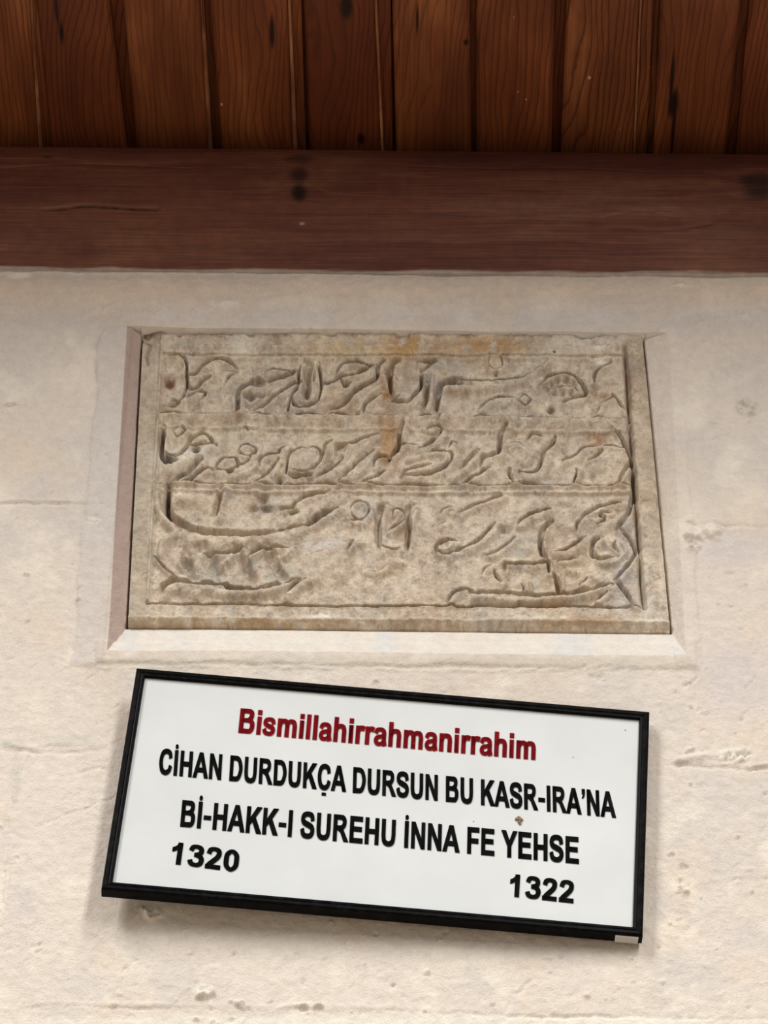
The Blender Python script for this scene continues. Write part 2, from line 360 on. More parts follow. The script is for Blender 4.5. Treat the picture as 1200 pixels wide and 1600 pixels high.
late = k.ramp(ring, [(0.0, 0.2), (0.1, 0.0), (0.55, 0.08), (0.8, 0.4), (0.92, 1.0), (1.0, 0.4)])
fib = k.noise(k.mapping(va.outputs[0], (330, 6, 330)), 1.0, 3, 0.6)
base = k.ramp(k.noise(k.mapping(va.outputs[0], (11, 3, 11)), 1.0, 4), [(0.3, srgb(98, 54, 32)), (0.52, srgb(138, 82, 47)), (0.72, srgb(176, 116, 72))])
pt = k.ramp(k.math('FRACT', k.math('MULTIPLY', pa, 0.618)), [(0.0, srgb(220, 190, 180)), (1.0, srgb(255, 250, 245))])
base = k.mixc(1.0, base, pt, 'MULTIPLY')
lst = k.ramp(k.math('FRACT', k.math('MULTIPLY', pa, 0.37)), [(0.0, 0.3), (1.0, 0.9)])
base = k.mixc(k.math('MULTIPLY', late, lst), base, srgb(76, 36, 20))
base = k.mixc(k.ramp(fib, [(0.35, 0.45), (0.6, 0.0)]), base, srgb(84, 40, 22))
stain = k.ramp(k.noise(k.mapping(va.outputs[0], (5, 3, 5), loc=(3, 1, 2)), 1.0, 5, 0.6), [(0.5, 0.0), (0.72, 0.7)])
base = k.mixc(stain, base, srgb(90, 44, 26))
lit_edge = k.math('MULTIPLY', k.math('LESS_THAN', pa, 0.0), k.ramp(k.noise(k.mapping(tc, (20, 8, 20)), 1.0, 4), [(0.4, 0.0), (0.65, 0.6)]))  # lit arrises of the boards, painted as pale strips on the E segments
base = k.mixc(lit_edge, base, srgb(186, 138, 104))
# knots, each where the photograph's boards have one
so = k.n('ShaderNodeSeparateXYZ'); k.l(tc, so.inputs[0])
knot = None
for (kx, ky, rx, ry) in [(541, 10, .009, .024), (425, 50, .004, .032), (96, 50, .004, .022), (1052, 162, .008, .03), (564, 217, .006, .012), (728, 66, .004, .006), (1052, 205, .003, .07), (1050, 122, .003, .05), (88, 12, .003, .03), (652, 30, .002, .03)]:
    p = onZ(kx, ky, ZS)
    dx = k.math('DIVIDE', k.math('SUBTRACT', so.outputs[0], float(p[0])), rx); dy = k.math('DIVIDE', k.math('SUBTRACT', so.outputs[1], float(p[1])), ry)
    d = k.math('ADD', k.math('MULTIPLY', dx, dx), k.math('MULTIPLY', dy, dy)); d = k.math('ADD', d, k.math('MULTIPLY', warp, 0.5))
    q = k.math('SUBTRACT', 1.5, d, True); knot = q if knot is None else k.math('MAXIMUM', knot, q)
base = k.mixc(knot, base, srgb(38, 16, 10))
vo = k.n('ShaderNodeTexVoronoi'); vo.inputs['Scale'].default_value = 34; k.l(k.mapping(va.outputs[0], (1, 0.7, 1)), vo.inputs['Vector'])
spk = k.math('LESS_THAN', k.math('ADD', vo.outputs['Distance'], k.math('MULTIPLY', k.math('SUBTRACT', k.noise(tc, 9, 2), 0.5), 0.35)), 0.034)
base = k.mixc(k.math('MULTIPLY', spk, 0.75), base, srgb(200, 180, 160))
k.l(base, k.b.inputs['Base Color']); k.b.inputs['Roughness'].default_value = 0.5; k.b.inputs['Specular IOR Level'].default_value = 0.35
k.l(k.bump(late, 0.0012, 0.7, k.bump(fib, 0.001, 0.5)), k.b.inputs['Normal'])
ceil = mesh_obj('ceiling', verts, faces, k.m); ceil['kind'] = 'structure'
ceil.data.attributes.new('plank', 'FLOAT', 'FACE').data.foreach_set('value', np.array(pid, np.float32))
roof = mesh_obj('trim_1', [(-6, YB + .02, 5.40), (6, YB + .02, 5.40), (6, YF - .03, 5.40), (-6, YF - .03, 5.40), (-6, YB + .02, 5.75), (6, YB + .02, 5.75), (6, YF - .03, 5.75), (-6, YF - .03, 5.75)],
                [(0, 1, 2, 3), (7, 6, 5, 4), (0, 4, 5, 1), (1, 5, 6, 2), (2, 6, 7, 3), (3, 7, 4, 0)], plain('roof_deck', srgb(90, 60, 40), 0.8)); roof['kind'] = 'structure'

# ------------------------------------------------------------------ the wall-plate beam
BZ0, BZ1, BD = 5.0300, 5.2880, 0.34
bx = np.unique(np.concatenate([np.linspace(-2.9, -0.62, 20), np.linspace(-0.62, 0.62, 520), np.linspace(0.62, 2.9, 20)]))
s = np.concatenate([np.linspace(0, 0.007, 5), np.linspace(0.0075, 0.2500, 230), np.linspace(0.2510, 0.258, 6)])
Sx, Ss = np.meshgrid(bx, s); X = Sx.ravel(); Zs = Ss.ravel() + BZ0
PX, PY = proj(X, np.zeros_like(X), Zs)
Hb = 0.9 * fbm(PX, PY, 300, 201, 3) + 0.18 * fbm(PX * 0.04, PY, 3.0, 211, 3) + 0.3 * fbm(PX * 0.06, PY, 14, 221, 3)
for pts, w, dp in [([(70, 327), (100, 325), (130, 321), (160, 322), (205, 325), (245, 326)], 3.8, 9), ([(0, 262), (90, 256), (200, 257), (300, 262)], 2.0, 1.2),
                   ([(640, 258), (760, 262), (900, 262), (1020, 268)], 2.0, 1.0), ([(950, 355), (1040, 358), (1110, 350)], 5, 1.6), ([(940, 340), (1000, 330), (1060, 340)], 4, 1.0)]:
    carve(Hb, PX, PY, pts, w, dp)
edge_t = np.clip((0.006 - Ss.ravel()) / 0.006, 0, 1) ** 2 * 0.004 + np.clip((Ss.ravel() - 0.214) / 0.044, 0, 1) ** 2 * 0.011 + ((Ss.ravel() - 0.13) / 0.13) ** 2 * 0.004
Yb = -Hb * 0.0008 + edge_t
V = np.stack([X, Yb, Zs], 1); Q = grid_quads(len(bx), len(s)); n = len(V)
nb = len(bx); V = np.vstack([V, np.stack([bx, np.full(nb, BD), np.full(nb, BZ0)], 1), np.stack([bx, np.full(nb, BD), np.full(nb, BZ1)], 1)])
i = np.arange(nb - 1); top0 = (len(s) - 1) * nb
Q = np.vstack([Q, np.stack([n + i, n + i + 1, i + 1, i], 1), np.stack([top0 + i, top0 + i + 1, n + nb + i + 1, n + nb + i], 1), np.stack([n + nb + i, n + nb + i + 1, n + i + 1, n + i], 1)])
PX = np.concatenate([PX, np.zeros(2 * nb)]); PY = np.concatenate([PY, np.full(2 * nb, 300.0)])
Cb = np.tile(np.array(srgb(112, 66, 52)), (len(V), 1))
warpb = 10 * fbm(PX, PY, 260, 231, 3)
kd = np.hypot((PX - 467) / 40, (PY - 288) / 26); warpb += 14 * np.exp(-kd ** 2) * np.sign(PY - 288)
kd2 = np.hypot((PX - 1188) / 60, (PY - 288) / 34); warpb += 16 * np.exp(-kd2 ** 2) * np.sign(PY - 288)
gr = fbm(PX * 0.012, PY + warpb, 7, 241, 4, 0.7); gr2 = fbm(PX * 0.02, PY + warpb, 30, 251, 3)
mix(Cb, sstep(0.0, 1.2, gr2), srgb(126, 78, 60), 0.7); mix(Cb, sstep(0.1, 1.3, -gr2), srgb(96, 52, 42), 0.7)
mix(Cb, sstep(-0.1, 0.9, fbm(PX * 0.25, PY, 60, 285, 4)), srgb(88, 46, 38), 0.55); mix(Cb, sstep(0.1, 0.9, fbm(PX * 0.3, PY * 1.3, 70, 295, 4)), srgb(138, 92, 68), 0.5)
mix(Cb, sstep(0.25, 1.3, gr), srgb(80, 42, 36), 0.4); mix(Cb, sstep(0.3, 1.2, -gr), srgb(136, 88, 70), 0.4)
mix(Cb, sstep(0.3, 1.0, fbm(PX * .5, PY, 80, 261, 4)) * sstep(300, 340, PY), srgb(124, 80, 58), 0.6)
for cx, cy, rx, ry, kk in [(467, 301, 13, 15, .95), (467, 272, 15, 12, .75), (468, 246, 22, 9, .5), (1186, 292, 26, 24, .85), (75, 243, 10, 4, .5), (1165, 280, 12, 8, .5)]:
    mix(Cb, np.exp(-(((PX - cx) / rx) ** 2 + ((PY - cy) / ry) ** 2) ** 2.2 * (1 + 0.4 * gr2)), srgb(20, 8, 11), kk)
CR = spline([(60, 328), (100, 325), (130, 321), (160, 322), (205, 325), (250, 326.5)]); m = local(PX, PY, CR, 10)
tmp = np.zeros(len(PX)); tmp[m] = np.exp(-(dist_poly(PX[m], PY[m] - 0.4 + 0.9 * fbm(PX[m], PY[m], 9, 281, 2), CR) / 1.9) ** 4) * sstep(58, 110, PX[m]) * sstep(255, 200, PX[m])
mix(Cb, tmp, srgb(12, 6, 5), 0.95)  # shade inside the crack, painted into the timber colour
cap = (PX > 560) * sstep(560, 700, PX) * sstep(266, 256, PY - 0.008 * (PX - 600) + 5 * fbm(PX * 0.2, PY, 20, 291, 3)); mix(Cb, cap, srgb(78, 34, 32), 0.6)
mix(Cb, np.exp(-(((PX - 960) / 330) ** 2 + ((PY - 335) / 46) ** 2) ** 1.5) * sstep(-0.8, 0.6, fbm(PX * 0.15, PY, 16, 292, 4)), srgb(140, 100, 84), 0.5)
mix(Cb, np.exp(-(((PX - 300) / 330) ** 2 + ((PY - 385) / 30) ** 2) ** 1.5) * sstep(-0.8, 0.6, fbm(PX * 0.15, PY, 16, 293, 4)), srgb(128, 82, 58), 0.5)
# lime smeared along the lower arris
mix(Cb, sstep(415.5, 421, PY - 0.007 * PX + 3.2 + 2.5 * fbm(PX * 0.1, PY, 6, 271, 3)) * (PY > 400) * (V[:, 2] > BZ0 + 0.0012), srgb(186, 168, 154), 0.85)
mix(Cb, (np.exp(-((PX - 472) / 3) ** 2 - ((PY - 349) / 2) ** 2)), srgb(190, 170, 150))
k = NT('stained_beam_timber'); tc = k.n('ShaderNodeTexCoord').outputs['Object']
at = k.n('ShaderNodeVertexColor', layer_name='Col').outputs[0]
fb = k.noise(k.mapping(tc, (7, 60, 420)), 1.0, 4, 0.6); fb2 = k.noise(tc, 60, 5, 0.6)
c = k.mixc(1.0, at, k.ramp(fb, [(0.3, 0.68), (0.7, 1.18)]), 'MULTIPLY'); c = k.mixc(1.0, c, k.ramp(fb2, [(0.35, 0.85), (0.65, 1.08)]), 'MULTIPLY')
k.l(c, k.b.inputs['Base Color']); k.b.inputs['Roughness'].default_value = 0.55; k.b.inputs['Specular IOR Level'].default_value = 0.4
k.l(k.bump(fb, 0.0012, 0.6), k.b.inputs['Normal'])
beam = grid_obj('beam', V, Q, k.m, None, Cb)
tag(beam, 'long reddish-brown timber beam with dark knots, lying along the top of the wall', 'beam', 'thing')

# ------------------------------------------------------------------ the carved stone
PYL = 0.008                                    # depth of its face behind the wall plane
sx0, sx1, sz0, sz1 = IX0, IX1, IZ0 + 0.0020, OZ1 - 0.0015
gx = np.linspace(sx0, sx1, 800); gz = np.linspace(sz0, sz1, 640)
GX, GZ = np.meshgrid(gx, gz); X0 = GX.ravel(); Z = GZ.ravel()
u = (X0 - sx0) / (sx1 - sx0); X = (lean('IL', Z) + 0.0030) * (1 - u) + (lean('IR', Z) - 0.0030) * u
PX, PY = proj(X, np.full_like(X, PYL), Z)
A, B, Cc, D_, E_, F_ = (200, 510), (440, 510), (700, 510), (200, 740), (440, 740), (700, 740)
def T(o, *p): return [(o[0] + a / 3.75, o[1] + b / 3.75) for a, b in p]
U = (PX - 255 + (PY - 560) * 0.055) / 725.0                                  # along the rows
s1 = 648.5 + (PX - 255) * 0.0095; s2 = 758 + (PX - 262) * 0.0042; s3 = 945 + (PX - 230) * 0.0075; s0 = 562 + (PX - 255) * 0.001
xl = 255 - (PY - 540) * 0.056; xr = 977 + (PY - 545) * 0.069
H = 0.9 * fbm(PX, PY, 60, 301, 4) + 0.6 * fbm(PX, PY, 16, 311, 4, 0.55)
field = band(PX, xl, xr, 1.2) * band(PY, s0 - 6, s3, 1.2)
H += 3.0 * (1 - field)
# left lip, right groove, rows
H += 2.4 * np.exp(-((PX - xl + 2) / 2.6) ** 2) * (PY > 528) * (PY < s3)
def row(sy, dark, rise, slope):
    u = PY - sy
    inx = band(PX, xl - 1, xr, 1.5)
    Hh = -dark * 1.6 * np.exp(-(u / 2.1) ** 2) + rise * sstep(0.5, 4, u) * (1 - sstep(3, slope, u)) + 3.2 * np.exp(-((u - slope - 1) / 2.8) ** 2)
    return Hh * inx
H += row(s1, 5.5, 6.5, 21) + row(s2, 5.5, 5.0, 11)
# top moulding
H += (2.5 * np.exp(-((PY - 547) / 4) ** 2) + 3.0 * np.exp(-((PY - s0) / 3.2) ** 2) - 5 * np.exp(-((PY - 519) / 4) ** 2)) * band(PX, xl, xr, 4)
# bottom moulding
u = PY - s3; H += (-5.5 * np.exp(-(u / 2.2) ** 2)) * band(PX, xl - 4, xr + 4, 2) + 3.5 * np.exp(-((u - 26) / 3.5) ** 2) - 4 * sstep(30, 38, u)
W1 = 0.8 * fbm(PX, PY, 11, 341, 3, 0.6); W2 = 0.8 * fbm(PX, PY, 11, 351, 3, 0.6); DV = 0.85 + 0.4 * sstep(-0.7, 0.7, fbm(PX, PY, 26, 361, 3))
CUT = np.zeros_like(H); BUL = np.zeros_like(H)
def G(o, w, *p, d=None, s=True):
    pts = T(o, *p); w = w / 3.75 * 1.5
    dd = w * 0.9 + 2.4 if d is None else d
    L = spline(pts) if s else np.array(pts, float); m = local(PX, PY, L, 34)
    qx, qy = PX[m] + W1[m], PY[m] + W2[m]; e = dist_poly(qx, qy, L)
    en = np.minimum(np.hypot(qx - L[0, 0], qy - L[0, 1]), np.hypot(qx - L[-1, 0], qy - L[-1, 1])); tp = 0.35 + 0.65 * sstep(0, 14, en)
    CUT[m] = np.maximum(CUT[m], dd * DV[m] * tp * np.exp(-(e / (w * 0.56 * (0.55 + 0.45 * tp))) ** 3.6))
    # the swelling edge of the letter on the lower right of the cut, a lesser one above it
    e = dist_poly(PX[m], PY[m], L + np.array([2.0 + w * 0.45, 2.6 + w * 0.65])); BUL[m] = np.maximum(BUL[m], 4.4 * np.exp(-(e / 6.8) ** 2))
    e = dist_poly(PX[m], PY[m], L - np.array([1.5 + w * 0.4, 2.0 + w * 0.6])); BUL[m] = np.maximum(BUL[m], 1.6 * np.exp(-(e / 4.5) ** 2))
def RD(o, w, h, *p):
    L = spline(T(o, *p)); w = w / 3.75; m = local(PX, PY, L, w * 2.5); d = dist_poly(PX[m], PY[m], L)
    BUL[m] = np.maximum(BUL[m], 1.5 * h * np.exp(-(d / (w * 0.62)) ** 2.4))
def PIT(o, x, y, r, d, ry=None):
    x, y = T(o, (x, y))[0]; r /= 3.75; ry = r if ry is None else ry / 3.75
    m = (abs(PX - x) < 3 * r + 3) & (abs(PY - y) < 3 * ry + 3); e = ((PX[m] - x) / r) ** 2 + ((PY[m] - y) / ry) ** 2
    CUT[m] = np.maximum(CUT[m], d * np.exp(-e ** 1.5))
# --- row one, left to right
G(A, 10, (215, 190), (300, 185), (340, 222), (345, 290), (345, 320), (332, 400), (300, 440), (240, 478), (210, 470))
G(A, 12, (340, 300), (400, 280), (440, 228), (500, 197), (560, 200), (610, 225), (640, 258))
PIT(A, 520, 240, 75, 2.0, 45)
for a in range(0, 200, 22):
    ca, sa = math.cos(R(a - 8)), math.sin(R(a - 8)); G(A, 5, (535 + 18 * ca, 268 - 14 * sa), (535 + 95 * ca, 268 - 66 * sa), d=4)
G(A, 12, (350, 318), (358, 368), (400, 372), (432, 332), (482, 300)); G(A, 7, (560, 352), (600, 300), (640, 280))
G(A, 8, (340, 425), (400, 398), (450, 394), (455, 410), (420, 442)); G(A, 9, (235, 470), (270, 435), (300, 455), (255, 490))
PIT(A, 245, 325, 26, 4, 34)
G(A, 15, (645, 520), (642, 440), (655, 380), (700, 342), (760, 312), (812, 330)); PIT(A, 760, 335, 55, 4.5, 22)
G(A, 9, (805, 272), (850, 256), (940, 265), (1005, 272)); RD(A, 40, 3, (830, 290), (900, 280), (950, 275))
G(A, 12, (740, 497), (800, 460), (880, 400), (960, 346), (1012, 333)); G(A, 13, (810, 332), (880, 310), (950, 288), (1000, 262))
PIT(A, 710, 412, 34, 6, 22); PIT(A, 775, 405, 26, 5, 20)
G(A, 9, (938, 520), (945, 440), (985, 372), (1002, 345))
RD(A, 24, 3.0, (690, 450), (720, 470), (760, 440), (830, 380))
# the u shaped letter
G(A, 26, (1065, 225), (1052, 300), (1045, 420), d=8); G(A, 10, (960, 430), (975, 468), (1040, 480), (1100, 455), (1125, 400), (1132, 340), (1118, 218))
G(A, 8, (1012, 235), (1002, 290), (1000, 345)); RD(A, 22, 3.0, (1020, 350), (990, 420), (1040, 455), (1085, 430), (1100, 340), (1095, 230)); PIT(A, 1088, 300, 12, 4, 30)
G(B, 9, (320, 290), (340, 250), (370, 226), (440, 216), (510, 235), (555, 228)); G(B, 11, (230, 352), (300, 330), (350, 300), (420, 290), (480, 265), (530, 243))
G(B, 9, (345, 318), (372, 356), (402, 340)); PIT(B, 375, 352, 16, 6); RD(B, 34, 3, (360, 262), (420, 245), (500, 240))
G(B, 12, (600, 208), (568, 240), (555, 310), (500, 350), (430, 388), (390, 440), (350, 474), (288, 497)); G(B, 10, (480, 515), (490, 470), (530, 430), (582, 393))
RD(B, 34, 3.5, (540, 270), (520, 320), (440, 350), (360, 420), (250, 480)); RD(B, 26, 3, (600, 280), (590, 350), (500, 420), (450, 500))
G(B, 16, (690, 206), (648, 232), (635, 300), (640, 390)); PIT(B, 625, 415, 38, 4, 22); G(B, 10, (600, 440), (640, 446), (692, 404))
G(B, 12, (798, 218), (832, 224), (905, 214), s=False); G(B, 12, (815, 268), (820, 350), (775, 410), (730, 448), (650, 455)); G(B, 18, (852, 330), (845, 430), (825, 492), d=6)
G(B, 10, (905, 222), (870, 240), (825, 272)); G(B, 20, (905, 505), (915, 405), (930, 350), (980, 322), (1050, 312)); G(B, 9, (1050, 308), (1120, 318), (1200, 318))
PIT(B, 1010, 335, 55, 4, 16); G(B, 9, (942, 532), (900, 582)); RD(B, 22, 3, (880, 260), (880, 400), (860, 510))
G(Cc, 9, (50, 310), (200, 325), (390, 310), (480, 282), (540, 242), (582, 215), d=4.5); RD(Cc, 40, 4.0, (20, 370), (150, 375), (300, 365), (430, 330), (520, 280), (590, 230))
G(Cc, 5, (230, 225), (250, 195), (300, 195), (320, 225), (300, 255), (255, 255), (230, 225), d=2.2); PIT(Cc, 280, 283, 12, 4)
G(Cc, 10, (178, 492), (230, 446), (300, 420), (392, 420)); RD(Cc, 40, 3, (230, 490), (300, 455), (400, 450)); G(Cc, 6, (405, 440), (440, 402), (490, 440), (455, 475), (405, 440), s=False)
G(Cc, 12, (540, 342), (590, 300), (680, 280), (750, 310), (800, 372), (800, 412), (722, 430), (680, 446)); G(Cc, 7, (600, 380), (660, 360), (730, 370), (770, 400))
for q, (a, b) in enumerate([(600, 345), (640, 330), (690, 325), (735, 345), (620, 400), (670, 395), (715, 400), (655, 360)]): PIT(Cc, a, b, 15, 3.0)
PIT(Cc, 575, 360, 22, 4.5)
G(Cc, 10, (952, 205), (945, 225), (900, 242), (862, 282), (855, 332)); G(Cc, 7, (868, 515), (885, 482)); G(Cc, 9, (960, 400), (1010, 460), (1042, 500)); PIT(Cc, 600, 487, 20, 4)
G(Cc, 8, (890, 455), (930, 440), (975, 410)); RD(Cc, 60, 2.0, (900, 350), (960, 300), (1000, 240))
# --- row two
G(A, 18, (212, 590), (197, 680), (200, 755), (228, 800), (280, 792), d=8); G(A, 6, (258, 625), (305, 596), (338, 622), (292, 662), (258, 625), s=False, d=3)
G(A, 13, (215, 745), (288, 760), (345, 710), (370, 665), (430, 636), (480, 655), (502, 702)); PIT(A, 400, 738, 18, 11); G(A, 8, (350, 710), (420, 700), (500, 705), (522, 722))
RD(A, 60, 4.0, (230, 870), (300, 820), (380, 770), (450, 740), (520, 720)); RD(A, 26, 3, (400, 690), (450, 670), (475, 690))
G(A, 15, (255, 925), (300, 892), (350, 862), (400, 812), (432, 780), d=6); G(A, 10, (290, 932), (360, 915), (420, 862), (470, 840), (522, 850))
G(A, 9, (500, 855), (530, 810), (570, 780), (622, 780), (645, 808), (640, 832), (580, 850), (500, 855)); PIT(A, 597, 858, 18, 10, 12); G(A, 9, (640, 838), (700, 802), (722, 768))
G(A, 8, (642, 742), (660, 710), (695, 700), (740, 724), (752, 748), (720, 765), (665, 760), (642, 742)); PIT(A, 690, 610, 26, 4, 14); PIT(A, 750, 612, 18, 4, 12); G(A, 6, (650, 622), (690, 596), (720, 615), (762, 604))
G(A, 9, (770, 830), (775, 790), (810, 762), (880, 756), (890, 730), (928, 710)); G(A, 10, (735, 920), (800, 880), (850, 830), (882, 790)); PIT(A, 885, 905, 24, 7)
RD(A, 30, 3, (600, 900), (700, 870), (760, 820)); RD(A, 30, 3, (850, 890), (900, 800), (930, 720))
G(A, 9, (925, 872), (935, 790), (960, 742), (1010, 716), (1040, 722)); G(A, 10, (1040, 725), (1085, 715), (1125, 740), (1130, 782), (1090, 832), (1030, 856), (968, 850))
PIT(A, 985, 880, 45, 7, 13); PIT(A, 1045, 880, 32, 6, 12); RD(A, 80, 3.0, (980, 790), (1060, 780))
G(B, 11, (292, 670), (255, 700), (240, 760), (200, 822), (130, 860)); G(B, 12, (318, 742), (330, 702), (400, 690), (470, 664), (562, 640)); PIT(B, 350, 720, 34, 4, 22)
G(B, 9, (210, 890), (280, 850), (340, 800), (362, 770)); G(B, 9, (330, 920), (400, 852), (450, 800), (520, 746), (545, 730)); RD(B, 44, 4.0, (270, 910), (380, 830), (440, 760), (540, 680))
RD(B, 26, 3, (160, 895), (240, 850), (300, 780), (300, 700))
G(B, 15, (712, 578), (690, 640), (680, 720), (640, 770)); G(B, 10, (540, 822), (550, 780), (590, 764), (640, 772)); G(B, 11, (605, 850), (540, 890), (440, 930)); PIT(B, 605, 795, 34, 4, 24); PIT(B, 635, 785, 9, 6)
RD(B, 36, 3.5, (360, 915), (460, 870), (520, 800), (560, 740)); G(B, 7, (690, 710), (740, 695), (802, 712)); G(B, 10, (920, 650), (870, 690), (808, 727)); PIT(B, 880, 628, 44, 4, 24)
G(B, 7, (835, 640), (860, 600), (910, 594), (937, 620), (900, 650), (835, 640)); RD(B, 28, 3.2, (960, 660), (900, 720), (830, 770)); G(B, 9, (980, 712), (1002, 682), (1032, 702))
G(B, 12, (708, 890), (730, 850), (800, 832), (872, 808)); G(B, 9, (720, 882), (800, 882), (900, 862), (980, 812), (1000, 762), (960, 742), (880, 745)); RD(B, 30, 3.5, (740, 800), (850, 770), (960, 770), (930, 830), (800, 860))
G(B, 15, (1050, 835), (1100, 782), (1156, 724), d=6); G(B, 10, (1060, 932), (1110, 892), (1180, 860), (1210, 838)); RD(B, 40, 3.5, (1010, 900), (1080, 850), (1150, 780))
G(Cc, 15, (190, 822), (205, 778), (250, 756), (290, 750), (300, 710), (308, 640), (342, 590)); G(Cc, 10, (85, 930), (140, 892), (200, 862), (242, 838)); G(Cc, 6, (345, 700), (400, 690), (450, 722)); RD(Cc, 24, 2.6, (355, 740), (400, 715), (440, 730))
G(Cc, 10, (460, 672), (490, 640), (530, 645), (572, 662)); G(Cc, 12, (626, 650), (610, 702), (560, 742), (545, 800), (520, 850), (470, 870), (418, 858)); G(Cc, 12, (362, 838), (360, 880), (388, 928))
RD(Cc, 40, 3.2, (560, 690), (500, 760), (450, 820)); RD(Cc, 46, 3.0, (420, 910), (500, 900), (570, 850), (600, 760))
G(Cc, 10, (670, 792), (740, 765), (800, 716), (892, 702)); G(Cc, 12, (820, 790), (870, 765), (902, 735)); G(Cc, 10, (730, 932), (750, 870), (752, 838)); RD(Cc, 40, 3.5, (780, 750), (850, 730), (900, 720))
G(Cc, 13, (960, 602), (1010, 660), (1058, 750), (1076, 800), (1030, 850), (1002, 910), (978, 942)); G(Cc, 7, (890, 706), (960, 706), (1032, 722)); RD(Cc, 60, 2.6, (850, 850), (920, 800), (1010, 760))
RD(Cc, 20, 2.6, (700, 640), (680, 720), (700, 780)); PIT(Cc, 860, 670, 50, 2.0, 34)
# the long groove that bounds the field on the right
carve(H, PX, PY, T(Cc, (1030, 130), (1045, 250), (1055, 400), (1062, 560), (1070, 650), (1082, 800), (1090, 1010)), 6.0, 9)
carve(H, PX, PY, T(F_, (1085, 0), (1100, 200), (1120, 450), (1130, 600), (1150, 790)), 6.0, 9)
carve(H, PX, PY, [(1003, 527), (1016, 620), (1030, 760), (1042, 900)], 3, 3)
# --- row three
G(D_, 24, (242, 88), (232, 150), (240, 235), (300, 290), (380, 330), (480, 350), (600, 360), (720, 364), (850, 350), d=8.5)
carve(H, PX, PY, T(D_, (240, 85), (234, 160), (240, 235)), 5, 8)
G(D_, 11, (850, 350), (980, 326), (1060, 310), (1110, 280), (1200, 225)); RD(D_, 32, 4.0, (170, 120), (180, 220), (220, 290), (285, 352)); RD(D_, 70, 4.0, (330, 390), (480, 410), (700, 410), (900, 380), (1030, 340))
RD(D_, 60, 3.5, (300, 160), (420, 180), (480, 230)); RD(D_, 60, 4, (960, 290), (1060, 250), (1150, 190), (1260, 150))
G(D_, 20, (550, 95), (532, 160), (508, 255), d=5); RD(D_, 16, 3, (570, 120), (545, 230)); PIT(D_, 790, 142, 28, 7); PIT(D_, 728, 207, 34, 6, 20); PIT(D_, 815, 205, 32, 6, 18)
G(D_, 13, (900, 212), (960, 196), (1000, 160), (1060, 135), (1180, 113)); PIT(D_, 935, 207, 38, 8, 11); PIT(D_, 972, 235, 30, 5, 14)
for pts, w in [(((340, 470), (345, 535), (400, 632)), 36), (((440, 455), (485, 530), (540, 622)), 42), (((640, 470), (695, 560), (755, 650)), 34), (((820, 440), (860, 540), (930, 632)), 34)]:
    G(D_, w, *pts, d=6.0)
G(D_, 13, (420, 452), (500, 470), (580, 476), (660, 440)); G(D_, 11, (700, 490), (760, 455), (820, 440), (950, 440)); RD(D_, 40, 4.5, (190, 490), (205, 425), (275, 370)); RD(D_, 24, 4.0, (300, 540), (390, 642))
RD(D_, 30, 4.0, (545, 560), (630, 492)); RD(D_, 30, 4.0, (640, 500), (720, 632)); RD(D_, 26, 3.5, (730, 500), (800, 460)); RD(D_, 24, 3.0, (920, 500), (970, 440))
G(D_, 8, (150, 490), (220, 560), (278, 612)); G(D_, 18, (198, 700), (215, 655), (280, 632), (400, 640), (560, 655), (600, 682), (740, 684), (870, 656), (1002, 622)); G(D_, 9, (918, 722), (980, 662), (1042, 620))
RD(D_, 50, 4.5, (230, 710), (300, 680), (340, 700)); RD(D_, 44, 4.5, (400, 720), (460, 690), (540, 715), (700, 720), (850, 700), (980, 650)); RD(D_, 40, 3.5, (940, 720), (1040, 650), (1100, 640))
for x_, y_ in ((360, 500), (400, 570), (470, 520), (520, 600), (690, 540), (860, 500)): PIT(D_, x_, y_, 16, 2.5)
G(E_, 9, (0, 335), (80, 322), (150, 310), (220, 250), (332, 208)); G(E_, 8, (400, 232), (415, 185), (455, 165), (500, 185), (512, 225), (480, 270), (430, 270), (400, 232), d=3); G(E_, 7, (395, 282), (470, 288))
PIT(E_, 455, 215, 40, 2.5); G(E_, 20, (617, 180), (580, 212), (565, 300), (570, 442), d=5.5); G(E_, 19, (776, 180), (736, 222), (745, 330), (730, 458), d=5.5)
G(E_, 8, (650, 250), (660, 220), (690, 214), (722, 252)); G(E_, 9, (585, 430), (650, 452), (700, 440)); G(E_, 7, (630, 342), (690, 305), (722, 278)); RD(E_, 26, 3, (700, 250), (650, 320), (625, 370)); RD(E_, 26, 2.6, (800, 200), (770, 300), (765, 420))
RD(E_, 26, 2.6, (610, 220), (600, 320), (605, 400)); G(E_, 8, (422, 400), (405, 420), (384, 452)); G(E_, 3.5, (490, 580), (570, 582), (640, 524), (692, 520), d=2); RD(E_, 26, 3, (430, 430), (480, 420))
G(E_, 9, (928, 242), (950, 210), (1002, 200)); G(E_, 8, (910, 312), (962, 288)); RD(E_, 40, 2.5, (985, 235), (1000, 240)); G(E_, 10, (1040, 232), (1100, 195), (1210, 162)); RD(E_, 34, 3.4, (1050, 265), (1130, 215), (1230, 180))
G(E_, 13, (905, 470), (905, 430), (950, 396), (1022, 400)); G(E_, 11, (905, 465), (960, 480), (1040, 456), (1100, 430), (1160, 386), (1210, 332)); RD(E_, 30, 3, (930, 450), (980, 440), (1010, 420)); PIT(E_, 950, 425, 26, 3)
G(F_, 11, (65, 235), (130, 200), (230, 165), (312, 138)); G(F_, 11, (0, 475), (60, 455), (130, 430), (190, 382), (240, 330), (272, 288)); RD(F_, 36, 3.4, (80, 470), (180, 430), (260, 360), (300, 310)); G(F_, 10, (230, 480), (290, 455), (350, 412), (392, 370))
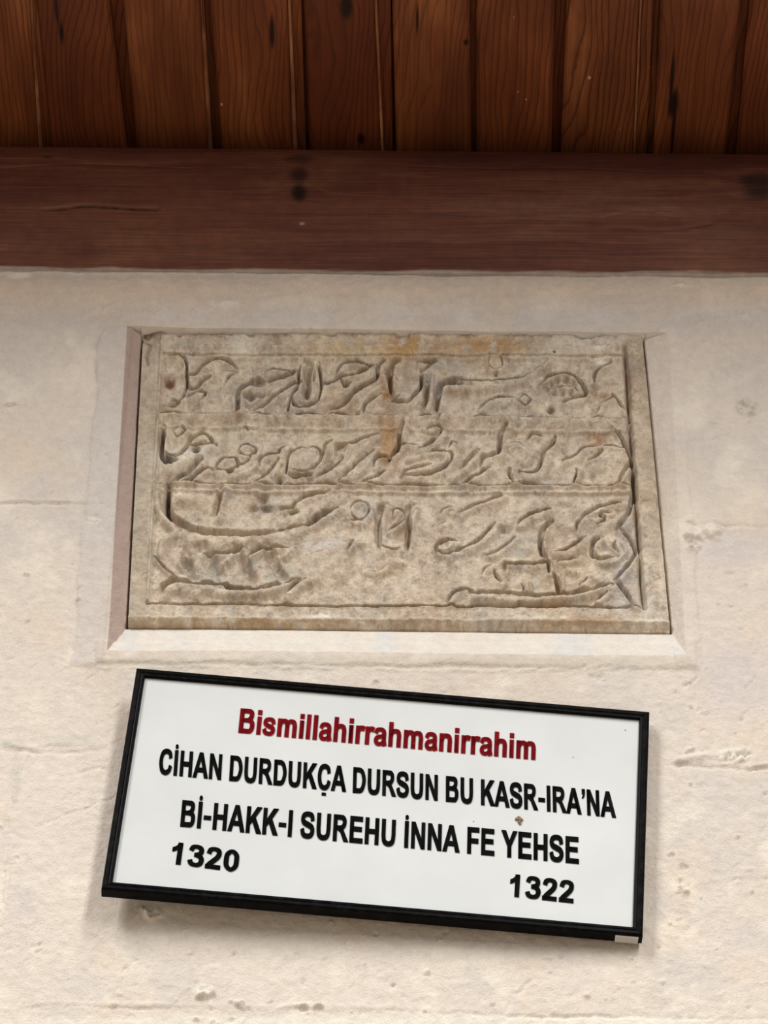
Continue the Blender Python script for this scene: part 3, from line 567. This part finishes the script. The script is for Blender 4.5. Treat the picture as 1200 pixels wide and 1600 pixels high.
PIT(F_, 340, 325, 38, 3.5, 24); G(F_, 11, (408, 302), (450, 265), (530, 230), (602, 215)); RD(F_, 44, 3.2, (440, 320), (510, 270), (600, 245)); G(F_, 17, (612, 285), (560, 330), (540, 400), (552, 470), (576, 502))
G(F_, 11, (630, 462), (700, 446), (770, 402), (802, 370)); RD(F_, 44, 3.4, (620, 480), (720, 475), (820, 410), (900, 340), (1000, 280)); G(F_, 12, (745, 342), (760, 292), (820, 232), (900, 200), (1012, 175)); PIT(F_, 690, 190, 40, 3.5, 20)
G(F_, 8, (870, 300), (920, 280), (890, 245), (960, 240)); G(F_, 15, (1076, 140), (1060, 220), (1030, 280), (990, 332)); G(F_, 13, (1010, 340), (1060, 390), (1096, 452), (1090, 490), (1030, 570), (978, 622)); G(F_, 15, (985, 630), (1040, 700), (1078, 772))
G(F_, 14, (882, 390), (850, 420), (845, 472), (880, 505), (962, 495)); G(F_, 9, (982, 400), (970, 430), (1002, 472)); RD(F_, 26, 3.2, (900, 540), (980, 530), (1040, 470), (1020, 420))
G(F_, 13, (330, 572), (335, 532), (400, 535), (480, 535), (540, 530), (582, 530), (592, 582)); G(F_, 8, (200, 592), (215, 560), (252, 540)); G(F_, 13, (270, 580), (290, 610), (312, 642)); G(F_, 17, (620, 600), (645, 660), (640, 712))
G(F_, 9, (770, 660), (812, 625)); G(F_, 15, (130, 702), (300, 702), (460, 720), (620, 722), (760, 705), (880, 676), (962, 650)); G(F_, 13, (0, 752), (30, 702), (90, 682), (142, 686)); RD(F_, 18, 3, (480, 650), (492, 720)); G(F_, 8, (430, 650), (450, 700))
RD(F_, 36, 4.0, (150, 735), (400, 755), (640, 750), (800, 730), (950, 670)); RD(F_, 18, 2.5, (670, 600), (680, 700)); G(F_, 8, (865, 747), (930, 702)); RD(F_, 40, 3, (700, 580), (800, 600), (900, 640)); G(F_, 8, (640, 520), (700, 515), (760, 500))
# chipped edge of the slab and overall wear
infl = band(PX, xl - 1, xr, 1.5)
for sy in (s1, s2): CUT = np.maximum(CUT, infl * 7.5 * np.exp(-((PY - sy) / 2.1) ** 4))
CUT = np.maximum(CUT, infl * 6 * np.exp(-((PY - s3 + 0.5) / 2.2) ** 4))
H += BUL * np.clip(1 - CUT / 5, 0, 1) - CUT
H += 0.45 * fbm(PX, PY, 7, 321, 3, 0.6) - 0.7 * sstep(0.3, 0.9, fbm(PX, PY, 12, 326, 3))
H -= 4.0 * sstep(0.35, 0.9, fbm(PX, PY, 26, 331, 3)) * sstep(538, 524, PY)
inn = field > 0.5
# far corner at top left is broken away
H -= 6 * np.exp(-(((PX - 232) / 16) ** 2 + ((PY - 528) / 14) ** 2)); carve(H, PX, PY, T(A, (85, 80), (130, 110), (110, 180), (115, 230)), 4, 4)
# colour of the stone: warm grey-buff with cream, grey and ochre clouds, lime smears and rust
Cs = np.tile(np.array(srgb(204, 188, 170)), (len(X), 1))
m1 = fbm(PX, PY, 70, 401, 5, 0.6); m2 = fbm(PX, PY, 22, 411, 4, 0.6); m3 = fbm(PX, PY, 110, 421, 4)
mix(Cs, sstep(0.0, 1.0, m1), srgb(186, 174, 160), 0.8); mix(Cs, sstep(0.1, 1.1, m2), srgb(222, 208, 184), 0.8)
mix(Cs, sstep(0.2, 1.0, m3), srgb(192, 170, 144), 0.7); mix(Cs, sstep(0.45, 1.1, -m2), srgb(172, 154, 134), 0.7)
mix(Cs, sstep(0.5, 1.1, fbm(PX, PY, 30, 431, 4)), srgb(184, 178, 166), 0.6)
m4_ = fbm(PX, PY, 9, 451, 4, 0.6); mix(Cs, sstep(0.15, 0.9, m4_), srgb(226, 214, 196), 0.45); mix(Cs, sstep(0.2, 0.9, -m4_), srgb(170, 152, 134), 0.45); mix(Cs, sstep(0.55, 0.95, fbm(PX, PY, 5, 461, 3)), srgb(140, 124, 108), 0.4)
mix(Cs, band(PX, xl - 80, xl - 3, 2) * 1.0, srgb(178, 166, 148), 0.55)
st = lambda cx, cy, rx, ry, sd=0: np.exp(-(((PX - cx) / rx) ** 2 + ((PY - cy) / ry) ** 2) ** 1.3) * sstep(-0.9, 0.0, fbm(PX, PY, 14, 441 + sd, 4))
for j, (cx, cy, rx, ry, c, kk) in enumerate([
        (640, 545, 50, 20, (188, 146, 88), .9), (760, 543, 70, 16, (184, 146, 96), .85), (604, 600, 12, 34, (168, 124, 78), .75), (606, 690, 18, 40, (176, 136, 92), .8),
        (530, 545, 60, 14, (206, 184, 140), .6), (375, 545, 22, 18, (222, 214, 198), .9), (450, 545, 20, 12, (220, 208, 188), .6), (910, 540, 60, 16, (212, 204, 194), .8),
        (938, 566, 14, 6, (240, 234, 220), 1), (935, 548, 10, 4, (240, 234, 220), 1), (300, 560, 10, 10, (214, 210, 204), .8), (285, 715, 46, 14, (224, 220, 210), .9),
        (265, 597, 9, 12, (116, 70, 40), .95), (930, 688, 18, 14, (160, 118, 78), .85), (940, 620, 16, 12, (160, 122, 84), .7), (860, 640, 6, 5, (110, 80, 60), .9),
        (850, 560, 30, 10, (210, 200, 186), .6), (690, 590, 30, 22, (172, 166, 162), .7), (520, 690, 30, 16, (210, 196, 166), .6), (320, 690, 60, 14, (204, 192, 168), .5),
        (440, 975, 24, 2.6, (238, 230, 214), 1), (350, 974, 20, 2.5, (238, 230, 214), 1), (250, 973, 50, 2.5, (226, 214, 192), 1), (500, 965, 24, 3, (238, 232, 220), 1), (850, 968, 60, 2.5, (226, 218, 204), .9),
        (380, 978, 190, 7, (182, 150, 106), .7), (620, 950, 320, 5, (150, 124, 96), .5), (920, 975, 70, 9, (178, 150, 116), .7), (235, 880, 4, 70, (222, 214, 198), .7), (245, 700, 4, 150, (218, 208, 190), .5),
        (630, 830, 16, 14, (156, 130, 102), .7), (610, 890, 20, 10, (176, 146, 112), .6), (330, 790, 50, 10, (196, 178, 148), .6), (500, 850, 40, 10, (212, 210, 206), .6), (575, 800, 16, 16, (186, 184, 182), .7),
        (985, 600, 8, 60, (150, 122, 98), .5), (1005, 570, 14, 60, (158, 138, 116), .6), (1020, 740, 14, 120, (166, 148, 126), .5), (975, 900, 14, 60, (198, 190, 186), .8), (980, 810, 10, 40, (196, 188, 182), .7),
        (1020, 950, 26, 16, (214, 210, 200), .8), (1010, 975, 22, 8, (228, 222, 208), .7), (790, 855, 30, 14, (176, 174, 168), .6), (330, 900, 40, 26, (172, 168, 158), .5), (440, 900, 30, 24, (176, 174, 166), .5)]):
    mix(Cs, st(cx, cy, rx, ry, j), srgb(*c), kk)
# dark grey mixed into some of the deep cuts
for o, x, y, rx, ry, kk in [(A, 235, 780, 34, 30, .8), (A, 205, 660, 8, 60, .8), (A, 400, 738, 15, 13, 1), (A, 597, 858, 18, 10, 1), (A, 1010, 880, 60, 14, .8), (A, 340, 880, 50, 30, .5), (D_, 235, 160, 10, 80, .95), (D_, 350, 310, 60, 26, .6),
                          (D_, 620, 362, 200, 14, .6), (D_, 935, 207, 34, 10, .95), (D_, 972, 235, 26, 12, .7), (D_, 785, 200, 60, 40, .5), (D_, 600, 665, 120, 18, .45), (D_, 360, 500, 50, 40, .45), (D_, 500, 530, 40, 60, .4), (D_, 700, 560, 40, 60, .35),
                          (A, 745, 335, 60, 18, .6), (A, 730, 410, 60, 20, .6), (B, 1010, 335, 60, 18, .55), (A, 885, 905, 20, 20, .6), (B, 860, 350, 14, 50, .4), (F_, 340, 325, 40, 24, .5), (F_, 400, 560, 60, 30, .3), (B, 375, 352, 12, 10, .9), (B, 630, 785, 12, 10, .8), (Cc, 622, 162, 10, 6, 1)]:
    x, y = T(o, (x, y))[0]
    mix(Cs, np.exp(-(((PX - x) / (rx / 3.75)) ** 2 + ((PY - y) / (ry / 3.75)) ** 2) ** 1.4) * sstep(-0.7, 0.2, m2 + .3), srgb(84, 80, 74), kk)
# brown mixed in along the top joint
mix(Cs, sstep(530, 521, PY + 3 * m2), srgb(120, 92, 72), 0.75)
Y = np.minimum(PYL - H * 0.0008 * 1.7, 0.030)
V = np.stack([X, Y, Z], 1); nx, nz = len(gx), len(gz); Q = grid_quads(nx, nz)
# sides going back into the niche
n = len(V); ring = np.concatenate([np.arange(nx), np.arange(1, nz) * nx + nx - 1, (nz - 1) * nx + np.arange(nx - 2, -1, -1), np.arange(nz - 2, 0, -1) * nx])
back = V[ring].copy(); back[:, 1] = 0.04; m = len(ring); j = np.arange(m); jn = (j + 1) % m
V2 = np.vstack([V, back]); C2 = np.vstack([Cs, Cs[ring]]); side = np.stack([ring[jn], ring[j], n + j, n + jn], 1)
cxp = PX[Q].mean(1); cyp = PY[Q].mean(1)
f_in = (cxp > (255 - (cyp - 540) * 0.056)) & (cxp < (977 + (cyp - 545) * 0.069)) & (cyp > 556) & (cyp < 945 + (cxp - 230) * 0.0075)
r1 = f_in & (cyp < 648.5 + (cxp - 255) * 0.0095); r3 = f_in & (cyp >= 758 + (cxp - 262) * 0.0042); r2 = f_in & ~r1 & ~r3
plaque = empty('stone_plaque', ((sx0 + sx1) / 2, 0.02, sz0))
def child(name, keep, extra=None, label=None):
    q = Q[keep] if extra is None else np.vstack([Q[keep], extra])
    u, inv = np.unique(q, return_inverse=True)
    v = V2[u] - np.array(plaque.location)[None, :]
    o = grid_obj(name, v, inv.reshape(q.shape), MAT_STONE, plaque, C2[u])
    if label: o['label'] = label
    return o
child('border', ~f_in, side)
child('carved_line', r1, None, 'top carved line with a rosette near each end')
child('carved_line', r2, None, 'middle carved line')
child('carved_line', r3, None, 'tall bottom carved line with a long sweeping stroke at its left')
tag(plaque, 'weathered buff stone slab carved with three lines of script, in a niche above the sign', 'plaque', 'thing')

# ------------------------------------------------------------------ the sign
MAT_BLACK = None
k = NT('black_frame_moulding'); tc = k.n('ShaderNodeTexCoord').outputs['Object']
dn = k.noise(tc, 90, 5, 0.7)
k.l(k.ramp(dn, [(0.5, srgb(4, 4, 5)), (0.8, srgb(26, 26, 26))]), k.b.inputs['Base Color']); k.l(k.ramp(dn, [(0.3, 0.3), (0.7, 0.5)]), k.b.inputs['Roughness']); k.b.inputs['Specular IOR Level'].default_value = 0.06
MAT_BLACK = k.m
k = NT('white_sign_sheet'); tc = k.n('ShaderNodeTexCoord').outputs['Object']
a = k.noise(tc, 7, 5, 0.6); b = k.noise(tc, 300, 2)
vo = k.n('ShaderNodeTexVoronoi'); vo.inputs['Scale'].default_value = 22; k.l(tc, vo.inputs['Vector'])
c = k.ramp(a, [(0.3, srgb(197, 200, 201)), (0.7, srgb(206, 209, 210))])
c = k.mixc(k.math('LESS_THAN', vo.outputs['Distance'], 0.024), c, srgb(120, 112, 104))
scr = k.noise(k.mapping(tc, (190, 12, 1), rot=(0, 0, R(18))), 1.0, 3)
c = k.mixc(k.ramp(scr, [(0.70, 0.0), (0.78, 0.3)]), c, srgb(196, 194, 188))
k.l(c, k.b.inputs['Base Color']); k.b.inputs['Roughness'].default_value = 0.4; k.b.inputs['Specular IOR Level'].default_value = 0.3
MAT_SHEET = k.m
MAT_INK = plain('black_lettering_vinyl', srgb(5, 5, 5), 0.5, 0.1); MAT_RED = plain('red_lettering_vinyl', srgb(160, 4, 22), 0.5, 0.12)
YL, YR = -0.043, -0.0205                                     # left end stands further off the wall than the right
p0 = np.array([-0.3, YL, 4.1]); nrm = np.array([(YR - YL) / 0.6, -1.0, 0.0]); nrm /= np.linalg.norm(nrm)
FQ = [(215.5, 1041), (1015, 1113), (1004.5, 1460.5), (156, 1389)]     # outer frame on its front face: tl tr br bl
P = [onP(x, y, p0, nrm) for x, y in FQ]
ctr = sum(P) / 4; ux = (P[1] - P[0]) + (P[2] - P[3]); ux -= nrm * ux.dot(nrm); ux /= np.linalg.norm(ux)
vv = (P[0] - P[3]) + (P[1] - P[2]); vv -= nrm * vv.dot(nrm); vv /= np.linalg.norm(vv)
bis = vv - ux * 0; skew = math.degrees(math.asin(np.dot(ux, vv)))
ang = math.asin(np.dot(ux, vv)) / 2
perp = np.cross(nrm, ux); perp = perp if perp[2] > 0 else -perp
ux2 = ux * math.cos(ang) + perp * math.sin(ang); uy2 = np.cross(nrm, ux2); uy2 = uy2 if uy2[2] > 0 else -uy2
WID = 0.5 * (np.linalg.norm(P[1] - P[0]) + np.linalg.norm(P[2] - P[3])); HEI = 0.5 * (np.linalg.norm(P[0] - P[3]) + np.linalg.norm(P[1] - P[2]))
print('SIGN skew', round(skew, 2), 'w', round(WID, 4), 'h', round(HEI, 4))
sign = empty('framed_sign'); sign.matrix_world = Matrix(((ux2[0], uy2[0], nrm[0], ctr[0]), (ux2[1], uy2[1], nrm[1], ctr[1]), (ux2[2], uy2[2], nrm[2], ctr[2]), (0, 0, 0, 1)))
SM = np.array(sign.matrix_world)
tag(sign, 'white sign with red and black lettering in a black frame, hung askew below the stone', 'sign', 'thing')
FWD, FDP, PANZ = 0.0112, 0.0150, -0.0045
hw, hh = WID / 2, HEI / 2
# mitred moulding: profile (inset from outer edge, height)
PROF = [(0.0, -FDP), (0.0, -0.0022), (0.0008, -0.0008), (0.0022, 0.0), (0.0055, -0.0003), (0.0068, -0.0012), (0.0080, -0.0007), (0.0104, -0.0006), (FWD, -0.0018), (FWD, PANZ - 0.001), (0.006, -FDP)]
cor = [(-hw, hh), (hw, hh), (hw, -hh), (-hw, -hh)]; inn_ = [(1, -1), (-1, -1), (-1, 1), (1, 1)]
for q in range(4):
    a, b = q, (q + 1) % 4; vs_, fs = [], []
    g_ = 0.00025
    d = np.array(cor[b]) - np.array(cor[a]); d = d / np.linalg.norm(d) * g_
    for (c0, i0, sg) in ((cor[a], inn_[a], 1), (cor[b], inn_[b], -1)):
        for (ins, zz) in PROF: vs_.append((c0[0] + i0[0] * ins + sg * d[0], c0[1] + i0[1] * ins + sg * d[1], zz))
    m = len(PROF)
    for j in range(m): fs.append((j, m + j, m + (j + 1) % m, (j + 1) % m))
    fs.append(tuple(range(m))); fs.append(tuple(range(2 * m - 1, m - 1, -1)))
    o = mesh_obj('frame_rail', vs_, fs, MAT_BLACK, sign)
    bm = bmesh.new(); bm.from_mesh(o.data); bmesh.ops.recalc_face_normals(bm, faces=bm.faces); bm.to_mesh(o.data); bm.free()
def box_pts(x0, x1, y0, y1, z0, z1):
    return [(x0, y0, z0), (x1, y0, z0), (x1, y1, z0), (x0, y1, z0), (x0, y0, z1), (x1, y0, z1), (x1, y1, z1), (x0, y1, z1)], [(3, 2, 1, 0), (4, 5, 6, 7), (0, 1, 5, 4), (1, 2, 6, 5), (2, 3, 7, 6), (3, 0, 4, 7)]
pw, ph = hw - FWD + 0.006, hh - FWD + 0.006
v, f = box_pts(-pw, pw, -ph, ph, -FDP + 0.002, PANZ - 0.0005); mesh_obj('panel', v, f, MAT_SHEET, sign)
MAT_STRIP = plain('bare_aluminium_edge', srgb(186, 184, 178), 0.5)
v, f = box_pts(hw - 0.0300, hw - 0.0045, -hh - 0.0016, -hh + 0.002, -0.0145, -0.0035); o = mesh_obj('exposed_edge', v, f, MAT_STRIP, sign); o['label'] = 'short bare grey strip under the lower right corner'
# ---- lettering
def stroke(pts, w, closed=False):
    pts = [tuple(p) for p in pts]
    ws = [w] * len(pts) if isinstance(w, (int, float)) else list(w)
    P3 = np.array([(p[0], p[1], q) for p, q in zip(pts, ws)], float)
    if closed: P3 = np.vstack([P3, P3[:1]])
    if closed:
        Q3 = np.vstack([P3[-2:-1], P3, P3[1:2]]); out = []; t = np.linspace(0, 1, 8, endpoint=False)[:, None]
        for i in range(1, len(Q3) - 2):
            a, b, c, d = Q3[i - 1], Q3[i], Q3[i + 1], Q3[i + 2]
            out.append(0.5 * (2 * b + (c - a) * t + (2 * a - 5 * b + 4 * c - d) * t * t + (3 * b - a - 3 * c + d) * t ** 3))
        L = np.vstack(out + [P3[-1:]])
    else: L = spline(P3, 8)
    tg = np.gradient(L[:, :2], axis=0)
    if closed: tg[0] = tg[-1] = L[1, :2] - L[-2, :2]
    tg /= np.linalg.norm(tg, axis=1)[:, None] + 1e-9
    nn = np.stack([-tg[:, 1], tg[:, 0]], 1) * L[:, 2:3] / 2
    return ('strip', L[:, :2] + nn, L[:, :2] - nn)
def rc(x0, y0, x1, y1): return ('poly', [(x0, y0), (x1, y0), (x1, y1), (x0, y1)])
def pl(*p): return ('poly', list(p))
def disc(cx, cy, r): return ('poly', [(cx + r * math.cos(a), cy + r * math.sin(a)) for a in np.linspace(0, 2 * math.pi, 24, endpoint=False)])
ST = rc(150, 0, 446, 1466)
Cst = stroke([(1225, 985), (1130, 1255), (790, 1362), (420, 1210), (275, 733), (420, 245), (785, 104), (1120, 235), (1248, 515)], [270, 268, 258, 285, 296, 285, 258, 268, 270])
def arch(x0, x1, y=0, w=262): return stroke([(x0, 560), (x0 + 60, 800), (x0 + 250, 945), (x1 - 90, 900), (x1, 660), (x1, 420), (x1, 0)], [200, 210, 235, 255, 281, 281, 281])
GL = {
    'I': (596, [ST]), 'İ': (596, [ST, disc(298, 1690, 118)]), 'H': (1479, [ST, rc(1033, 0, 1329, 1466), rc(440, 592, 1040, 840)]),
    'N': (1479, [rc(150, 0, 425, 1466), rc(1050, 0, 1325, 1466), pl((150, 1466), (440, 1466), (1325, 0), (1035, 0))]),
    'A': (1479, [pl((0, 0), (314, 0), (727, 1124), (727, 1466), (571, 1466)), pl((727, 1466), (727, 1124), (1149, 0), (1471, 0), (884, 1466)), pl((430, 333), (1026, 333), (932, 575), (522, 575))]),
    'D': (1479, [ST, stroke([(300, 1343), (620, 1343), (860, 1325), (1080, 1180), (1228, 733), (1080, 286), (860, 141), (620, 123), (300, 123)], [246, 246, 250, 275, 300, 275, 250, 246, 246])]),
    'U': (1479, [stroke([(294, 1466), (294, 900), (300, 520), (395, 215), (737, 98), (1080, 215), (1176, 520), (1182, 900), (1182, 1466)], [296, 296, 296, 280, 250, 280, 292, 292, 292])]),
    'R': (1479, [ST, stroke([(300, 1343), (700, 1343), (950, 1325), (1100, 1190), (1105, 980), (960, 800), (700, 742), (300, 742)], [246, 246, 250, 280, 280, 255, 240, 240]), pl((560, 620), (860, 760), (1010, 640), (1470, 0), (1118, 0), (800, 500))]),
    'K': (1479, [ST, pl((446, 444), (446, 801), (1044, 1466), (1442, 1466), (860, 850)), pl((892, 905), (1475, 0), (1092, 0), (650, 700))]),
    'C': (1479, [Cst]), 'Ç': (1479, [Cst, rc(580, -330, 950, -195)]),
    'S': (1366, [stroke([(1105, 1000), (1020, 1265), (680, 1358), (340, 1270), (240, 1075), (330, 880), (660, 765), (1010, 640), (1125, 420), (1010, 190), (685, 104), (330, 195), (205, 490)], [270, 270, 250, 270, 290, 290, 300, 290, 296, 270, 252, 268, 275])]),
    'B': (1479, [ST, stroke([(300, 1345), (720, 1345), (960, 1330), (1095, 1225), (1090, 1010), (950, 850), (720, 795), (300, 795)], [242, 242, 250, 290, 285, 250, 200, 200]),
                 stroke([(300, 772), (800, 772), (1040, 745), (1185, 600), (1190, 330), (1050, 150), (800, 123), (300, 123)], [210, 210, 230, 290, 290, 250, 246, 246])]),
    'E': (1366, [ST, rc(440, 1218, 1237, 1466), rc(440, 641, 1174, 888), rc(440, 0, 1270, 247)]), 'F': (1251, [ST, rc(440, 1218, 1155, 1466), rc(440, 594, 1083, 842)]),
    'Y': (1366, [rc(537, 0, 832, 640), pl((0, 1466), (346, 1466), (740, 790), (832, 617), (537, 617)), pl((1366, 1466), (1024, 1466), (630, 790), (537, 617), (832, 617))]),
    '-': (800, [rc(95, 510, 705, 715)]), '’': (470, [pl((120, 1466), (380, 1466), (380, 1240), (350, 1110), (270, 1000), (140, 930), (110, 985), (200, 1050), (232, 1190), (120, 1190))]),
    ' ': (569, []),
    '1': (1139, [rc(490, 0, 770, 1472), pl((770, 1472), (545, 1472), (450, 1290), (320, 1180), (160, 1105), (160, 850), (330, 915), (500, 1035), (770, 1200))]),
    '3': (1139, [stroke([(215, 1075), (305, 1295), (550, 1362), (800, 1285), (875, 1090), (790, 890), (470, 790)], [270, 255, 235, 260, 280, 260, 225]),
                 stroke([(470, 800), (830, 690), (930, 440), (830, 190), (555, 104), (285, 190), (190, 405)], [225, 265, 285, 265, 240, 262, 275])]),
    '2': (1139, [stroke([(225, 1020), (310, 1275), (570, 1358), (820, 1270), (880, 1055), (790, 800), (540, 520), (310, 270), (200, 60)], [275, 262, 235, 265, 285, 285, 285, 290, 250]), rc(80, 0, 1030, 262)]),
    '0': (1139, [stroke([(565, 1358), (845, 1130), (895, 730), (845, 330), (565, 94), (285, 330), (235, 730), (285, 1130)], [225, 270, 285, 270, 225, 270, 285, 270], True)]),
    'i': (569, [rc(147, 0, 428, 1062), rc(147, 1206, 428, 1466)]), 'l': (569, [rc(147, 0, 428, 1466)]),
    's': (1139, [stroke([(920, 700), (820, 915), (560, 972), (300, 900), (225, 755), (320, 620), (570, 540), (830, 450), (905, 305), (800, 140), (565, 84), (280, 150), (170, 350)], [240, 225, 205, 225, 245, 240, 235, 240, 250, 225, 205, 225, 240])]),
    'm': (1821, [rc(147, 0, 428, 1062), arch(330, 912), arch(900, 1530)]), 'n': (1251, [rc(147, 0, 428, 1062), arch(320, 968)]), 'h': (1251, [rc(147, 0, 428, 1466), arch(320, 968)]),
    'r': (797, [rc(147, 0, 428, 1062), stroke([(300, 560), (350, 790), (500, 930), (660, 950), (800, 900)], [230, 240, 260, 270, 270])]),
    'a': (1139, [stroke([(195, 735), (300, 915), (570, 972), (810, 890), (868, 690), (868, 300), (940, 0)], [250, 225, 210, 240, 270, 275, 285]),
                 stroke([(880, 600), (600, 545), (310, 460), (215, 295), (300, 130), (500, 78), (740, 150), (880, 330)], [190, 200, 225, 250, 225, 200, 200, 200])]),
}
def to_sign(x, y):
    zt = PANZ
    pl0 = SM[:3, 3] + SM[:3, 2] * zt; q = onP(x, y, pl0, SM[:3, 2]) - SM[:3, 3]
    return np.array([q.dot(SM[:3, 0]), q.dot(SM[:3, 1])])
def text(name, string, bl, br, cap_top, cap_bot, mat, label, bold=34):
    """bl / br: pixels of the baseline under the first and last ink; cap_top, cap_bot: one upright's ends"""
    a, b = to_sign(*bl), to_sign(*br); e1 = b - a; tot = sum(GL[c][0] for c in string)
    fa = min(p[0] for pc in GL[string[0]][1] for p in (pc[1] if pc[0] == 'poly' else np.vstack([pc[1], pc[2]])))
    lw = GL[string[-1]][0]; la = lw - max(p[0] for pc in GL[string[-1]][1] for p in (pc[1] if pc[0] == 'poly' else np.vstack([pc[1], pc[2]])))
    e1 = e1 / (tot - fa - la); up = (to_sign(*cap_top) - to_sign(*cap_bot)) / 1466.0
    # keep letters upright in the sign's own plane
    n1 = e1 / np.linalg.norm(e1); upv = np.array([-n1[1], n1[0]]) * np.dot(up, np.array([-n1[1], n1[0]])) * 1.0 + n1 * np.dot(up, n1)
    z0, z1 = PANZ - 0.0004, PANZ + 0.0004
    V_, F_2 = [], []; x = -fa
    for ch in string:
        for pc, sh in [(pc, sh) for pc in GL[ch][1] for sh in ((0, 0), (-bold, -16), (bold, -16), (-bold, 16), (bold, 16))]:
            if pc[0] == 'poly': loops = [pc[1]]
            else:
                Lp, Rp = pc[1], pc[2]; loops = [[tuple(Lp[i]), tuple(Rp[i]), tuple(Rp[i + 1]), tuple(Lp[i + 1])] for i in range(len(Lp) - 1)]
            for lp in loops:
                ar = sum(lp[i][0] * lp[(i + 1) % len(lp)][1] - lp[(i + 1) % len(lp)][0] * lp[i][1] for i in range(len(lp)))
                if ar < 0: lp = lp[::-1]
                n0 = len(V_); m_ = len(lp)
                pts2 = [a + e1 * (x + p[0] + sh[0]) + upv * (p[1] + sh[1]) for p in lp]
                V_.extend([(p[0], p[1], z1) for p in pts2]); V_.extend([(p[0], p[1], z0) for p in pts2])
                F_2.append(tuple(range(n0, n0 + m_)))
                if pc[0] == 'poly':
                    for i in range(m_): F_2.append((n0 + m_ + i, n0 + m_ + (i + 1) % m_, n0 + (i + 1) % m_, n0 + i))
                else: F_2.append((n0 + m_, n0 + m_ + 1, n0 + 1, n0)); F_2.append((n0 + m_ + 2, n0 + m_ + 3, n0 + 3, n0 + 2))
        x += GL[ch][0]
    o = mesh_obj(name, V_, F_2, mat, sign); o['label'] = label; return o
text('heading', 'Bismillahirrahmanirrahim', (373, 1144.5), (836, 1187), (376.8, 1107.2), (373, 1144.5), MAT_RED, 'red heading', 44)
text('text_line', 'CİHAN DURDUKÇA DURSUN BU KASR-IRA’NA', (248, 1209), (962, 1277.5), (282.8, 1173.5), (280, 1212.4), MAT_INK, 'upper line of black capitals')
text('text_line', 'Bİ-HAKK-I SUREHU İNNA FE YEHSE', (282, 1291), (904, 1349.5), (285.7, 1250.5), (282, 1291), MAT_INK, 'lower line of black capitals')
text('date', '1320', (267, 1349), (371, 1362.5), (285.5, 1317.0), (281, 1350), MAT_INK, 'bold black number on the left', 22)
text('date', '1322', (796.5, 1400), (895.5, 1411), (813.3, 1367.5), (811.5, 1401.5), MAT_INK, 'bold black number on the right', 22)
# a dab of dried mud and small nicks on the sheet
bm = bmesh.new(); cx, cy = to_sign(810.5, 1282)
for dx, dy, r in [(0, 0.0028, .0026), (.0026, .0012, .0022), (-.0024, .0014, .002), (.001, -.0022, .0022), (.0018, -.0046, .0015), (-.0006, .004, .0016)]:
    m4 = Matrix.Translation((cx + dx, cy + dy, PANZ + 0.0004)) @ Matrix.Diagonal((r, r * 1.1, r * 0.6, 1)); bmesh.ops.create_icosphere(bm, subdivisions=2, radius=1.0, matrix=m4)
for v_ in bm.verts: v_.co += Vector((math.sin(v_.co.y * 4000), math.cos(v_.co.x * 4300), 0)) * 0.0003
me = bpy.data.meshes.new('mud_spot'); bm.to_mesh(me); bm.free()
k = NT('dried_mud'); k.l(k.ramp(k.noise(k.n('ShaderNodeTexCoord').outputs['Object'], 700, 3), [(0.35, srgb(84, 66, 50)), (0.65, srgb(158, 138, 112))]), k.b.inputs['Base Color']); k.b.inputs['Roughness'].default_value = 0.95
me.materials.append(k.m); o = bpy.data.objects.new('mud_spot', me); COL.objects.link(o); o.parent = sign; o['label'] = 'small brown dab of dried mud'
